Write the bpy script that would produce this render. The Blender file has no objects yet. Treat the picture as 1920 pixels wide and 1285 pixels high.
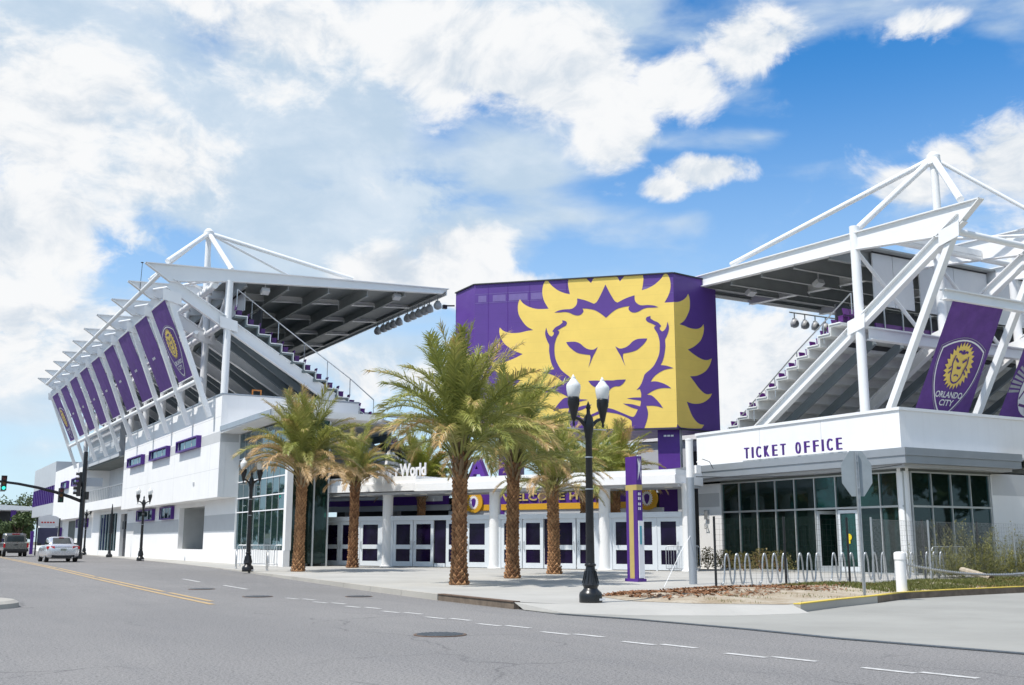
import bpy, bmesh, math, random
from mathutils import Vector, Matrix
from mathutils.geometry import tessellate_polygon

scene = bpy.context.scene
COL = scene.collection
R = math.radians
random.seed(11)

# ------------------------------------------------------------------ camera
cam_d = bpy.data.cameras.new("camera")
cam_d.sensor_width = 36.0
cam_d.lens = 37.5
cam_d.clip_start = 0.1
cam_d.clip_end = 6000.0
cam = bpy.data.objects.new("camera", cam_d)
COL.objects.link(cam)
cam.location = (0, 0, 1.45)
cam.rotation_euler = (R(90 + 10.56), 0, R(-30.0))
scene.camera = cam

# ------------------------------------------------------------------ sun, exposure
SUN_EL, SUN_AZ = 61.0, 265.0          # azimuth from +Y towards +X
sd = bpy.data.lights.new("sun", 'SUN')
sd.energy = 4.2
sd.angle = R(0.55)
sd.color = (1.0, 0.945, 0.865)
sun = bpy.data.objects.new("sun", sd)
COL.objects.link(sun)
sdir = Vector((math.sin(R(SUN_AZ)) * math.cos(R(SUN_EL)), math.cos(R(SUN_AZ)) * math.cos(R(SUN_EL)), math.sin(R(SUN_EL))))
sun.rotation_euler = sdir.to_track_quat('Z', 'Y').to_euler()
sun.location = sdir * 60
scene.view_settings.view_transform = 'Standard'
scene.view_settings.look = 'None'
scene.view_settings.exposure = 0.24
scene.view_settings.gamma = 1.0
scene.view_settings.use_curve_mapping = False

# ------------------------------------------------------------------ node helper
class NT:
    def __init__(s, tree):
        s.t = tree
        tree.nodes.clear()
    def n(s, kind, **kw):
        nd = s.t.nodes.new(kind)
        for k, v in kw.items():
            setattr(nd, k, v)
        return nd
    def link(s, a, b):
        s.t.links.new(a, b)
    def put(s, sock, v):
        if hasattr(v, 'is_output'):
            s.link(v, sock)
        elif v is not None:
            sock.default_value = v
    def math(s, op, a, b=None, c=None, clamp=False):
        nd = s.n('ShaderNodeMath', operation=op, use_clamp=clamp)
        s.put(nd.inputs[0], a)
        if b is not None: s.put(nd.inputs[1], b)
        if c is not None: s.put(nd.inputs[2], c)
        return nd.outputs[0]
    def vmath(s, op, a, b=None):
        nd = s.n('ShaderNodeVectorMath', operation=op)
        s.put(nd.inputs[0], a)
        if b is not None: s.put(nd.inputs[1], b)
        return nd.outputs['Value'] if op in ('LENGTH', 'DOT_PRODUCT', 'DISTANCE') else nd.outputs[0]
    def noise(s, vec, scale, detail=4.0, rough=0.55, dist=0.0):
        nd = s.n('ShaderNodeTexNoise')
        if vec is not None: s.link(vec, nd.inputs['Vector'])
        nd.inputs['Scale'].default_value = scale
        nd.inputs['Detail'].default_value = detail
        nd.inputs['Roughness'].default_value = rough
        nd.inputs['Distortion'].default_value = dist
        return nd.outputs['Fac']
    def smooth(s, v, a, b, lo=0.0, hi=1.0):
        nd = s.n('ShaderNodeMapRange', interpolation_type='SMOOTHSTEP')
        s.put(nd.inputs['Value'], v)
        nd.inputs['From Min'].default_value = a
        nd.inputs['From Max'].default_value = b
        nd.inputs['To Min'].default_value = lo
        nd.inputs['To Max'].default_value = hi
        return nd.outputs[0]
    def mix(s, f, a, b, blend='MIX'):
        nd = s.n('ShaderNodeMix', data_type='RGBA', blend_type=blend)
        s.put(nd.inputs[0], f)
        s.put(nd.inputs[6], a)
        s.put(nd.inputs[7], b)
        return nd.outputs[2]

def rgb(r, g, b): return (r, g, b, 1.0)

# ------------------------------------------------------------------ world: sky with clouds
world = bpy.data.worlds.new("World")
scene.world = world
world.use_nodes = True
w = NT(world.node_tree)
sky = w.n('ShaderNodeTexSky', sky_type='NISHITA')
sky.sun_disc = False
sky.sun_elevation = R(SUN_EL)
sky.sun_rotation = R(SUN_AZ)
sky.altitude = 20
sky.air_density = 1.0
sky.dust_density = 0.35
sky.ozone_density = 3.0
SKY_K = 0.13
tc = w.n('ShaderNodeTexCoord')
dirv = w.vmath('NORMALIZE', tc.outputs['Generated'])
sep = w.n('ShaderNodeSeparateXYZ'); w.link(dirv, sep.inputs[0])
az = w.math('MULTIPLY', w.math('ARCTAN2', sep.outputs[0], sep.outputs[1]), 57.29578)
el = w.math('MULTIPLY', w.math('ARCSINE', sep.outputs[2]), 57.29578)
comb = w.n('ShaderNodeCombineXYZ'); w.link(az, comb.inputs[0]); w.link(el, comb.inputs[1])
ae = comb.outputs[0]
# domain for the cloud noise: directions, flattened a little
dvec = w.vmath('MULTIPLY', dirv, (1.0, 1.0, 1.45))
warp = w.n('ShaderNodeTexNoise'); w.link(dvec, warp.inputs['Vector'])
warp.inputs['Scale'].default_value = 5.0; warp.inputs['Detail'].default_value = 3.0
wv = w.vmath('MULTIPLY', w.vmath('SUBTRACT', warp.outputs['Color'], (0.5, 0.5, 0.5)), (0.13, 0.13, 0.13))
pv = w.vmath('ADD', dvec, wv)

def blobs(lst, base):
    cur = None
    for (a, e, ra, re, k) in lst:
        d = w.vmath('MULTIPLY', w.vmath('SUBTRACT', ae, (a, e, 0.0)), (1.0 / ra, 1.0 / re, 0.0))
        ln = w.vmath('LENGTH', d)
        v = w.math('MULTIPLY_ADD', ln, -k, k)
        cur = v if cur is None else w.math('SMOOTH_MAX', cur, v, 0.22)
    return w.math('MAXIMUM', cur, base)

CUM = [(4.5, 21, 6.5, 4.5, .8), (11, 18.5, 4.5, 3.0, .5), (4, 15, 6.5, 3.4, 1.0), (2, 11, 8.0, 3.4, .8), (9.5, 9.5, 6.0, 2.6, .7),
       (19, 26.5, 9.0, 4.0, .7), (26, 26, 7, 3.6, .9), (32.5, 25.3, 5.5, 3.8, 1.0), (35.5, 22.3, 2.6, 3.4, .9), (39.5, 24.0, 3.2, 2.0, .9), (43.5, 25.4, 3.4, 2.2, 1.0),
       (27.4, 15.0, 3.6, 3.0, 1.35), (23.4, 13.6, 4.2, 2.2, 1.15), (30.4, 13.4, 3.0, 1.6, .8), (41.2, 19.3, 3.2, 1.15, 1.0), (38.6, 18.6, 1.8, .8, .8),
       (56.5, 18.0, 3.2, 3.0, 1.0), (51.5, 17.6, 2.2, 1.0, .7), (53.5, 19.0, 1.2, .8, .6), (43, 9.5, 4.5, 3.4, .9), (40.5, 7.5, 5, 3, .8), (58, 13, 4.5, 4, .8),
       (53.0, 25.3, 2.6, .8, .55), (24, 8.5, 8, 1.8, .5),
       (-20, 22, 20, 12, .7), (-55, 40, 18, 10, .7), (95, 24, 20, 9, .8), (120, 45, 14, 10, .6), (-110, 30, 25, 12, .7), (170, 28, 25, 10, .7), (20, 52, 26, 9, .7), (70, 62, 14, 9, .5), (-120, 60, 20, 10, .5)]
VEIL = [(5, 24, 14, 9, 1.3), (12, 20, 13, 9, 1.3), (18, 22, 11, 7, 1.2), (22, 17.5, 12, 5.5, 1.15), (3, 10, 12, 6, 1.0), (30, 20, 7, 5, .75), (33, 17.3, 7, 2.0, .7), (38, 16.8, 5, 1.0, .5),
        (12, 11, 14, 3, .6), (24, 10, 9, 2.6, .75), (44, 20.9, 7, .8, .45), (28, 28, 16, 5, .9), (45.5, 22.2, 5, 2, .22), (-45, 30, 50, 28, .95), (75, 52, 50, 18, .8), (150, 30, 70, 28, .9), (-140, 40, 60, 28, .9), (20, 62, 60, 18, .7)]
n_big = w.noise(pv, 9.0, 8.0, 0.60)
n_fine = w.noise(pv, 30.0, 7.0, 0.62)
n_mix = w.math('ADD', w.math('MULTIPLY', n_big, 0.72), w.math('MULTIPLY', n_fine, 0.28))
HOLE = [(11.0, 14.0, 4.2, 3.4, 1.5), (3.0, 9.8, 4.5, 2.2, 1.0), (24.0, 18.2, 7.0, 2.2, .8), (50, 22.5, 7, 4.0, 1.2), (33, 15.3, 4, 2.4, .6), (46, 15.5, 6, 4, 1.0)]
hf = w.math('MULTIPLY', blobs(HOLE, 0.0), w.smooth(n_mix, 0.36, 0.60, 1.15, 0.25))
cf = w.math('SUBTRACT', blobs(CUM, -0.25), w.math('MULTIPLY', hf, 0.5))
dens = w.math('ADD', cf, w.math('MULTIPLY_ADD', n_mix, 2.6, -1.30))
m_cum = w.smooth(dens, -0.06, 0.42)
# light on the puffs: the noise a step towards the sun and up, against the noise here
toward = w.vmath('ADD', pv, (-0.022, -0.004, 0.034))
n_sun = w.math('ADD', w.math('MULTIPLY', w.noise(toward, 9.0, 6.0, 0.58), 0.72), w.math('MULTIPLY', w.noise(toward, 30.0, 5.0, 0.6), 0.28))
relief = w.math('SUBTRACT', n_mix, n_sun)
thick = w.smooth(dens, 0.1, 1.3)
lit = w.math('ADD', w.math('MULTIPLY_ADD', relief, 3.0, 0.72), w.math('MULTIPLY', thick, -0.22))
litc = w.smooth(lit, 0.12, 0.86)
c_cum = w.mix(litc, rgb(0.53, 0.60, 0.68), rgb(0.80, 0.81, 0.82))
vpos = w.vmath('MULTIPLY', dirv, (1.0, 1.0, 3.2))
n_v = w.noise(vpos, 6.0, 6.0, 0.52, 0.3)
vf = w.math('SUBTRACT', blobs(VEIL, -0.05), hf)
m_v = w.smooth(w.math('ADD', vf, w.math('MULTIPLY_ADD', n_v, 1.9, -0.95)), -0.15, 0.62, 0.0, 0.93)
c_v = w.mix(w.smooth(n_mix, 0.35, 0.65), rgb(0.47, 0.58, 0.69), rgb(0.61, 0.69, 0.765))
# haze band low over the horizon
m_h = w.math('MULTIPLY', w.smooth(el, 1.0, 27.0, 1.0, 0.0), 0.80)
hs = w.n('ShaderNodeHueSaturation'); hs.inputs['Saturation'].default_value = 1.25
w.link(sky.outputs[0], hs.inputs['Color'])
blue = w.vmath('MULTIPLY', hs.outputs[0], (SKY_K * 0.55, SKY_K * 1.06, SKY_K * 1.22))
colr = w.mix(m_h, blue, rgb(0.60, 0.71, 0.82))
colr = w.mix(m_v, colr, c_v)
colr = w.mix(m_cum, colr, c_cum)
bg = w.n('ShaderNodeBackground')
bg.inputs['Strength'].default_value = 0.1
w.link(w.vmath('MULTIPLY', colr, (10.0, 10.0, 10.0)), bg.inputs['Color'])
wo = w.n('ShaderNodeOutputWorld'); w.link(bg.outputs[0], wo.inputs[0])

# ------------------------------------------------------------------ mesh builder
class MB:
    def __init__(s): s.v = []; s.f = []; s.mi = []; s.m = 0
    def add(s, vs, fs):
        o = len(s.v)
        s.v += [tuple(v) for v in vs]
        s.f += [tuple(i + o for i in f) for f in fs]
        s.mi += [s.m] * len(fs)
        return s
    def box(s, x0, x1, y0, y1, z0, z1):
        return s.add([(x0,y0,z0),(x1,y0,z0),(x1,y1,z0),(x0,y1,z0),(x0,y0,z1),(x1,y0,z1),(x1,y1,z1),(x0,y1,z1)],
                     [(0,3,2,1),(4,5,6,7),(0,1,5,4),(1,2,6,5),(2,3,7,6),(3,0,4,7)])
    def obox(s, c, ax, ay, az, hx, hy, hz):
        c, ax, ay, az = Vector(c), Vector(ax), Vector(ay), Vector(az)
        vs = [c + ax*hx*i + ay*hy*j + az*hz*k for k in (-1,1) for (i,j) in ((-1,-1),(1,-1),(1,1),(-1,1))]
        return s.add(vs, [(0,3,2,1),(4,5,6,7),(0,1,5,4),(1,2,6,5),(2,3,7,6),(3,0,4,7)])
    def bar(s, p0, p1, a, b=None, up=(0,0,1)):
        p0, p1, up = Vector(p0), Vector(p1), Vector(up)
        b = a if b is None else b
        d = (p1 - p0); L = d.length; d.normalize()
        side = d.cross(up)
        if side.length < 1e-4: side = d.cross(Vector((1,0,0)))
        side.normalize(); u = side.cross(d)
        return s.obox((p0 + p1) / 2, d, side, u, L/2, a/2, b/2)
    def ibeam(s, p0, p1, wd, h, up=(0,0,1), t=0.05):
        p0, p1, up = Vector(p0), Vector(p1), Vector(up)
        d = (p1 - p0); L = d.length; d.normalize()
        side = d.cross(up).normalized(); u = side.cross(d); c = (p0 + p1) / 2
        s.obox(c + u*(h/2 - t/2), d, side, u, L/2, wd/2, t/2)
        s.obox(c - u*(h/2 - t/2), d, side, u, L/2, wd/2, t/2)
        return s.obox(c, d, side, u, L/2, t/2, h/2 - t)
    def tube(s, pts, r, n=8, closed=False, cap=True):
        pts = [Vector(p) for p in pts]
        rs = r if isinstance(r, (list, tuple)) else [r] * len(pts)
        N = len(pts); vs = []; ref = None
        for i in range(N):
            a = pts[(i-1) % N] if (closed or i > 0) else pts[i]
            b = pts[(i+1) % N] if (closed or i < N-1) else pts[i]
            t = (b - a).normalized()
            if ref is None:
                ref = t.cross(Vector((0,0,1)))
                if ref.length < 1e-3: ref = t.cross(Vector((1,0,0)))
            ref = (ref - t * ref.dot(t)).normalized(); bn = t.cross(ref)
            for k in range(n):
                an = 2*math.pi*k/n
                vs.append(pts[i] + (ref*math.cos(an) + bn*math.sin(an)) * rs[i])
        fs = []
        for i in range(N if closed else N-1):
            j = (i+1) % N
            for k in range(n):
                l = (k+1) % n
                fs.append((i*n+k, i*n+l, j*n+l, j*n+k))
        if cap and not closed:
            fs.append(tuple(range(n))[::-1]); fs.append(tuple((N-1)*n+k for k in range(n)))
        return s.add(vs, fs)
    def lathe(s, c, prof, n=16):
        cx, cy, cz = c; vs = []; fs = []
        for (r, z) in prof:
            for k in range(n):
                a = 2*math.pi*k/n
                vs.append((cx + r*math.cos(a), cy + r*math.sin(a), cz + z))
        for i in range(len(prof)-1):
            for k in range(n):
                l = (k+1) % n
                fs.append((i*n+k, i*n+l, (i+1)*n+l, (i+1)*n+k))
        fs.append(tuple(range(n))[::-1]); fs.append(tuple((len(prof)-1)*n+k for k in range(n)))
        return s.add(vs, fs)
    def prism(s, pts, vec):
        pts = [Vector(p) for p in pts]; vec = Vector(vec); n = len(pts)
        tri = tessellate_polygon([pts])
        fs = [tuple(t) for t in tri] + [tuple(i+n for i in t[::-1]) for t in tri]
        fs += [(i, (i+1) % n, (i+1) % n + n, i+n) for i in range(n)]
        return s.add(pts + [p + vec for p in pts], fs)
    def poly(s, pts):
        pts = [Vector(p) for p in pts]
        return s.add(pts, [tuple(t) for t in tessellate_polygon([pts])])
    def quad(s, a, b, c, d): return s.add([a, b, c, d], [(0,1,2,3)])
    def map(s, fn):
        s.v = [tuple(fn(*p)) for p in s.v]; return s

ORG = {}
def org(o):
    while o.parent: o = o.parent
    return Vector(ORG.get(o.name, (0,0,0)))

def build(name, mb, mats, parent=None, smooth=False, recalc=True, at=None):
    me = bpy.data.meshes.new(name)
    off = org(parent) if parent else Vector(at if at else (0,0,0))
    me.from_pydata([tuple(Vector(v) - off) for v in mb.v], [], mb.f)
    mats = mats if isinstance(mats, (list, tuple)) else [mats]
    for m in mats: me.materials.append(m)
    if len(mats) > 1: me.polygons.foreach_set('material_index', mb.mi)
    if recalc:
        bm = bmesh.new(); bm.from_mesh(me)
        bmesh.ops.recalc_face_normals(bm, faces=bm.faces); bm.to_mesh(me); bm.free()
    if smooth is True:
        me.polygons.foreach_set('use_smooth', [True] * len(me.polygons))
    elif smooth:
        me.polygons.foreach_set('use_smooth', [True] * len(me.polygons))
        me.set_sharp_from_angle(angle=R(smooth))
    me.update()
    o = bpy.data.objects.new(name, me)
    COL.objects.link(o)
    if parent: o.parent = parent
    else:
        o.location = off; ORG[o.name] = off
    return o

def tag(o, label, cat, group=None):
    o['label'] = label; o['category'] = cat
    if group: o['group'] = group
    return o
def struct(o): o['kind'] = 'structure'; return o
def stuff(o): o['kind'] = 'stuff'; return o
def thing(name, label, cat, loc, group=None):
    o = bpy.data.objects.new(name, None)
    o.empty_display_size = 0.3
    COL.objects.link(o); o.location = loc; ORG[o.name] = Vector(loc)
    return tag(o, label, cat, group)
def dup(root, loc, rotz=0.0, label=None, scale=None):
    def cp(o, par):
        c = o.copy(); COL.objects.link(c)
        if par: c.parent = par
        for ch in kids.get(o, []): cp(ch, c)
        return c
    kids = {}
    for o in list(root.children_recursive): kids.setdefault(o.parent, []).append(o)
    r = cp(root, None)
    r.location = loc; r.rotation_euler = (0, 0, rotz); ORG[r.name] = Vector(loc)
    if scale: r.scale = (scale, scale, scale)
    if label: r['label'] = label
    return r

_TXT = {}
def text2d(s, bold=0.0):
    """glyph triangles of a word, 1 unit high capitals, origin at the left of the baseline"""
    if (s, bold) in _TXT: return _TXT[(s, bold)]
    cu = bpy.data.curves.new("txt", 'FONT'); cu.body = s; cu.size = 1.0; cu.offset = bold; cu.resolution_u = 3
    o = bpy.data.objects.new("txt", cu); COL.objects.link(o)
    bpy.context.view_layer.update()
    me = bpy.data.meshes.new_from_object(o.evaluated_get(bpy.context.evaluated_depsgraph_get()))
    vs = [(v.co.x, v.co.y) for v in me.vertices]; fs = [tuple(p.vertices) for p in me.polygons]
    bpy.data.objects.remove(o); bpy.data.curves.remove(cu); bpy.data.meshes.remove(me)
    if vs:
        h = 0.69
        vs = [(x / h, y / h) for x, y in vs]
    _TXT[(s, bold)] = (vs, fs)
    return vs, fs
def add_text(mb, s, o, u, v, h, wd=None, center=False, bold=0.0, depth=0.0, nrm=None):
    vs, fs = text2d(s, bold)
    if not vs: return mb
    xs = [p[0] for p in vs]; x0, x1 = min(xs), max(xs)
    k = (wd / (x1 - x0)) if wd else h
    o, u, v = Vector(o), Vector(u), Vector(v)
    off = (x0 + x1) / 2 if center else x0
    P = [o + u * (x - off) * k + v * y * h for x, y in vs]
    if depth and nrm is not None:
        nrm = Vector(nrm); n = len(P)
        edges = {}
        for f in fs:
            for i in range(len(f)):
                e = (f[i], f[(i+1) % len(f)]); edges[e] = 1
        side = [(a, b, b+n, a+n) for (a, b) in edges if (b, a) not in edges]
        mb.add(P + [p + nrm*depth for p in P], [f for f in fs] + [tuple(i+n for i in f[::-1]) for f in fs] + side)
    else:
        mb.add(P, fs)
    return mb

# ------------------------------------------------------------------ materials
MAT = {}
def mat(name, col, rough=0.6, metal=0.0, var=0.08, scale=3.0, bump=0.0, bscale=40.0, spec=0.5, streak=0.0, dirt=None, seam=0.0):
    m = bpy.data.materials.new(name); m.use_nodes = True
    t = NT(m.node_tree)
    b = t.n('ShaderNodeBsdfPrincipled'); out = t.n('ShaderNodeOutputMaterial')
    t.link(b.outputs[0], out.inputs[0])
    tc = t.n('ShaderNodeTexCoord'); g = t.n('ShaderNodeNewGeometry')
    pos = g.outputs['Position']
    f = t.noise(pos, scale, 5.0, 0.6)
    c = t.mix(t.smooth(f, 0.25, 0.75), rgb(*[x*(1-var) for x in col]), rgb(*[min(1, x*(1+var)) for x in col]))
    if streak:
        sv = t.vmath('MULTIPLY', pos, (2.2, 2.2, 0.16))
        sf = t.smooth(t.noise(sv, 1.6, 5.0, 0.65), 0.48, 0.78)
        c = t.mix(t.math('MULTIPLY', sf, streak), c, rgb(*(dirt or [x*0.62 for x in col])))
    if seam:                                            # welded strips of the printed mesh
        sp = t.n('ShaderNodeSeparateXYZ'); t.link(pos, sp.inputs[0])
        fr_ = t.math('FRACT', t.math('MULTIPLY', sp.outputs[2], 1.0 / seam))
        ln_ = t.smooth(t.math('ABSOLUTE', t.math('SUBTRACT', fr_, 0.5)), 0.45, 0.5, 0.0, 0.11)
        row = t.n('ShaderNodeTexWhiteNoise', noise_dimensions='1D'); t.link(t.math('FLOOR', t.math('MULTIPLY', sp.outputs[2], 1.0 / seam)), row.inputs['W'])
        c = t.mix(t.math('ADD', ln_, t.math('MULTIPLY', row.outputs['Value'], 0.045)), c, rgb(*[x*0.55 for x in col]))
    t.link(c, b.inputs['Base Color'])
    r = t.smooth(t.noise(pos, scale*1.7, 3.0), 0.2, 0.8, max(0.02, rough-0.07), min(1, rough+0.07))
    t.link(r, b.inputs['Roughness'])
    b.inputs['Metallic'].default_value = metal
    b.inputs['Specular IOR Level'].default_value = spec
    if bump:
        bp = t.n('ShaderNodeBump'); bp.inputs['Strength'].default_value = bump; bp.inputs['Distance'].default_value = 0.02
        t.link(t.noise(pos, bscale, 4.0), bp.inputs['Height']); t.link(bp.outputs[0], b.inputs['Normal'])
    MAT[name] = m
    return m

def glassmat(name, tint, rough=0.03, trans=0.55, ior=1.5):
    """window glass: mirror-like sheet with a tinted see-through part"""
    m = bpy.data.materials.new(name); m.use_nodes = True
    t = NT(m.node_tree); out = t.n('ShaderNodeOutputMaterial')
    gl = t.n('ShaderNodeBsdfGlossy'); gl.inputs['Roughness'].default_value = rough
    gl.inputs['Color'].default_value = rgb(0.78, 0.93, 1.0)
    tr = t.n('ShaderNodeBsdfTransparent'); tr.inputs['Color'].default_value = rgb(*tint)
    df = t.n('ShaderNodeBsdfDiffuse'); df.inputs['Color'].default_value = rgb(*[x*0.16 for x in tint])
    g = t.n('ShaderNodeNewGeometry')
    mx0 = t.n('ShaderNodeMixShader'); mx0.inputs[0].default_value = trans
    t.link(df.outputs[0], mx0.inputs[1]); t.link(tr.outputs[0], mx0.inputs[2])
    fr = t.n('ShaderNodeFresnel'); fr.inputs['IOR'].default_value = ior
    # every pane sits a fraction of a degree off its neighbours
    oi = t.n('ShaderNodeObjectInfo'); wn = t.n('ShaderNodeTexWhiteNoise', noise_dimensions='1D'); t.link(oi.outputs['Random'], wn.inputs['W'])
    tilt = t.vmath('MULTIPLY', t.vmath('SUBTRACT', wn.outputs['Color'], (.5, .5, .5)), (.035, .035, .03))
    bp = t.n('ShaderNodeBump'); bp.inputs['Strength'].default_value = 0.07; bp.inputs['Distance'].default_value = 0.05
    t.link(t.noise(g.outputs['Position'], 0.9, 2.0), bp.inputs['Height'])
    t.link(t.vmath('NORMALIZE', t.vmath('ADD', g.outputs['Normal'], tilt)), bp.inputs['Normal'])
    t.link(bp.outputs[0], gl.inputs['Normal']); t.link(bp.outputs[0], fr.inputs['Normal'])
    mx = t.n('ShaderNodeMixShader'); t.link(fr.outputs[0], mx.inputs[0])
    t.link(mx0.outputs[0], mx.inputs[1]); t.link(gl.outputs[0], mx.inputs[2])
    t.link(mx.outputs[0], out.inputs[0])
    MAT[name] = m
    return m

WALL = mat('white_render', (0.80, 0.80, 0.80), 0.75, var=0.025, scale=0.7, bump=0.12, bscale=90, streak=0.10, dirt=(0.50, 0.50, 0.48))
STEEL = mat('white_steel', (0.80, 0.81, 0.82), 0.42, var=0.03, scale=0.6)
CLAD = mat('grey_cladding', (0.46, 0.48, 0.51), 0.45, var=0.04, scale=0.9, streak=0.06)
CANOPY = mat('canopy_metal', (0.36, 0.39, 0.43), 0.38, metal=0.45, var=0.03, scale=1.5, streak=0.05)
STRIPE = mat('grey_stripe_paint', (0.52, 0.53, 0.54), 0.7, var=0.03, scale=1.0)
DECK = mat('roof_deck', (0.30, 0.315, 0.315), 0.6, var=0.06, scale=1.5)
CONC = mat('precast_concrete', (0.42, 0.43, 0.43), 0.8, var=0.08, scale=1.0, bump=0.2, streak=0.12)
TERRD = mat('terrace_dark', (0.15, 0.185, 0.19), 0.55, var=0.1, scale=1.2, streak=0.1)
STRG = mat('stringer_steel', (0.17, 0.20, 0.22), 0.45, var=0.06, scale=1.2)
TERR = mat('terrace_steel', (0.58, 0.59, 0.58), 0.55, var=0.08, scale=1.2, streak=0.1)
WIND = mat('wind_wall', (0.66, 0.67, 0.69), 0.6, var=0.03, scale=1.0)
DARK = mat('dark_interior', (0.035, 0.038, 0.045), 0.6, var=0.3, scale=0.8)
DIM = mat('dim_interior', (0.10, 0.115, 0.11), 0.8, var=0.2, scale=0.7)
PURP = mat('purple_paint', (0.075, 0.018, 0.22), 0.5, var=0.08, scale=2.0)
SEATM = mat('purple_plastic', (0.10, 0.02, 0.17), 0.4, var=0.12, scale=5.0)
VINYL = mat('purple_vinyl', (0.10, 0.042, 0.26), 0.48, var=0.07, scale=0.6, bump=0.12, bscale=1.6, seam=0.62)
BANNER = mat('banner_fabric', (0.12, 0.048, 0.25), 0.75, var=0.14, scale=1.6, bump=0.55, bscale=1.7)
YEL = mat('lion_yellow', (0.87, 0.63, 0.145), 0.5, var=0.05, scale=0.6, bump=0.12, bscale=1.6, seam=0.62)
GOLD = mat('gold_paint', (0.48, 0.37, 0.13), 0.45, var=0.05, scale=3.0)
YSTR = mat('yellow_stripe', (0.62, 0.33, 0.02), 0.5, var=0.05, scale=3.0)
WHT = mat('white_print', (0.80, 0.80, 0.82), 0.6, var=0.02)
BLACK = mat('black_paint', (0.012, 0.013, 0.015), 0.32, var=0.2, scale=4.0)
ALU = mat('aluminium', (0.55, 0.57, 0.58), 0.35, metal=0.6, var=0.05, scale=4.0)
GALV = mat('galvanised_steel', (0.50, 0.52, 0.54), 0.38, metal=0.75, var=0.12, scale=8.0)
DOORM = mat('door_frame_metal', (0.62, 0.66, 0.70), 0.4, var=0.03, scale=2.0)
GLASS = glassmat('green_glass', (0.19, 0.40, 0.34), trans=0.8, ior=1.5)
GLASSB = glassmat('curtain_glass', (0.16, 0.34, 0.36), trans=0.35, ior=3.2)
FILM = mat('purple_window_film', (0.008, 0.004, 0.022), 0.10, var=0.6, scale=0.9, spec=0.22)

# ------------------------------------------------------------------ ground materials
def ground_mat(name, fn, rough=0.85, bump=0.3, bscale=60.0, bd=0.01):
    m = bpy.data.materials.new(name); m.use_nodes = True
    t = NT(m.node_tree); b = t.n('ShaderNodeBsdfPrincipled'); out = t.n('ShaderNodeOutputMaterial')
    t.link(b.outputs[0], out.inputs[0])
    g = t.n('ShaderNodeNewGeometry'); pos = g.outputs['Position']
    c = fn(t, pos); t.link(c, b.inputs['Base Color'])
    b.inputs['Roughness'].default_value = rough
    b.inputs['Specular IOR Level'].default_value = 0.3
    bp = t.n('ShaderNodeBump'); bp.inputs['Strength'].default_value = bump; bp.inputs['Distance'].default_value = bd
    t.link(t.noise(pos, bscale, 5.0, 0.7), bp.inputs['Height']); t.link(bp.outputs[0], b.inputs['Normal'])
    MAT[name] = m
    return m
def asphalt_fn(t, pos):
    big = t.noise(t.vmath('MULTIPLY', pos, (1.0, 0.35, 1.0)), 0.22, 5.0, 0.6)
    c = t.mix(t.smooth(big, 0.3, 0.7), rgb(0.118, 0.115, 0.116), rgb(0.195, 0.187, 0.181))
    oil = t.noise(pos, 0.9, 6.0, 0.7)
    c = t.mix(t.smooth(oil, 0.60, 0.74, 0.0, 0.5), c, rgb(0.075, 0.074, 0.076))
    st = t.noise(t.vmath('MULTIPLY', pos, (1.6, 0.12, 1.0)), 1.0, 5.0, 0.65)
    c = t.mix(t.smooth(st, 0.46, 0.72, 0.0, 0.5), c, rgb(0.10, 0.10, 0.107))
    sp = t.noise(pos, 55.0, 3.0, 0.8)
    c = t.mix(t.smooth(sp, 0.36, 0.66, 0.0, 0.8), c, rgb(0.37, 0.362, 0.355))
    sp2 = t.noise(pos, 26.0, 3.0, 0.8)
    c = t.mix(t.smooth(sp2, 0.47, 0.66, 0.0, 0.8), c, rgb(0.07, 0.07, 0.073))
    vo = t.n('ShaderNodeTexVoronoi', feature='DISTANCE_TO_EDGE'); vo.inputs['Scale'].default_value = 0.26
    wn = t.n('ShaderNodeTexNoise'); wn.inputs['Scale'].default_value = 0.8; wn.inputs['Detail'].default_value = 6.0; t.link(pos, wn.inputs['Vector'])
    t.link(t.vmath('ADD', pos, t.vmath('MULTIPLY', wn.outputs['Color'], (1.5, 1.5, 0))), vo.inputs['Vector'])
    crack = t.math('MULTIPLY', t.smooth(vo.outputs['Distance'], 0.0, 0.010, 0.45, 0.0), t.smooth(t.noise(pos, 0.21, 3.0), 0.48, 0.6))
    return t.mix(crack, c, rgb(0.05, 0.05, 0.054))
ASPHALT = ground_mat('asphalt', asphalt_fn, 0.82, 0.45, 70.0, 0.008)
def conc_fn(base):
    def fn(t, pos):
        c = t.mix(t.smooth(t.noise(pos, 0.35, 6.0, 0.62), 0.28, 0.72), rgb(*[x*0.88 for x in base]), rgb(*[x*1.06 for x in base]))
        c = t.mix(t.smooth(t.noise(t.vmath('MULTIPLY', pos, (1.0, 0.25, 1)), 1.4, 5.0, 0.7), 0.55, 0.8, 0, 0.35), c, rgb(*[x*0.72 for x in base]))
        c = t.mix(t.smooth(t.noise(pos, 40.0, 3.0, 0.7), 0.5, 0.8, 0, 0.25), c, rgb(*[x*0.7 for x in base]))
        sp = t.n('ShaderNodeTexVoronoi', feature='F1'); sp.inputs['Scale'].default_value = 1.7; t.link(pos, sp.inputs['Vector'])
        return t.mix(t.smooth(sp.outputs['Distance'], 0.03, 0.06, 0.45, 0.0), c, rgb(0.16, 0.155, 0.15))
    return fn
PAVE = ground_mat('pavement_concrete', conc_fn((0.42, 0.412, 0.388)), 0.85, 0.2, 60.0)
DRIVE = ground_mat('driveway_concrete', conc_fn((0.315, 0.313, 0.292)), 0.85, 0.25, 50.0)
KERBM = ground_mat('kerb_concrete', conc_fn((0.44, 0.42, 0.38)), 0.85, 0.3, 60.0)
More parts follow.
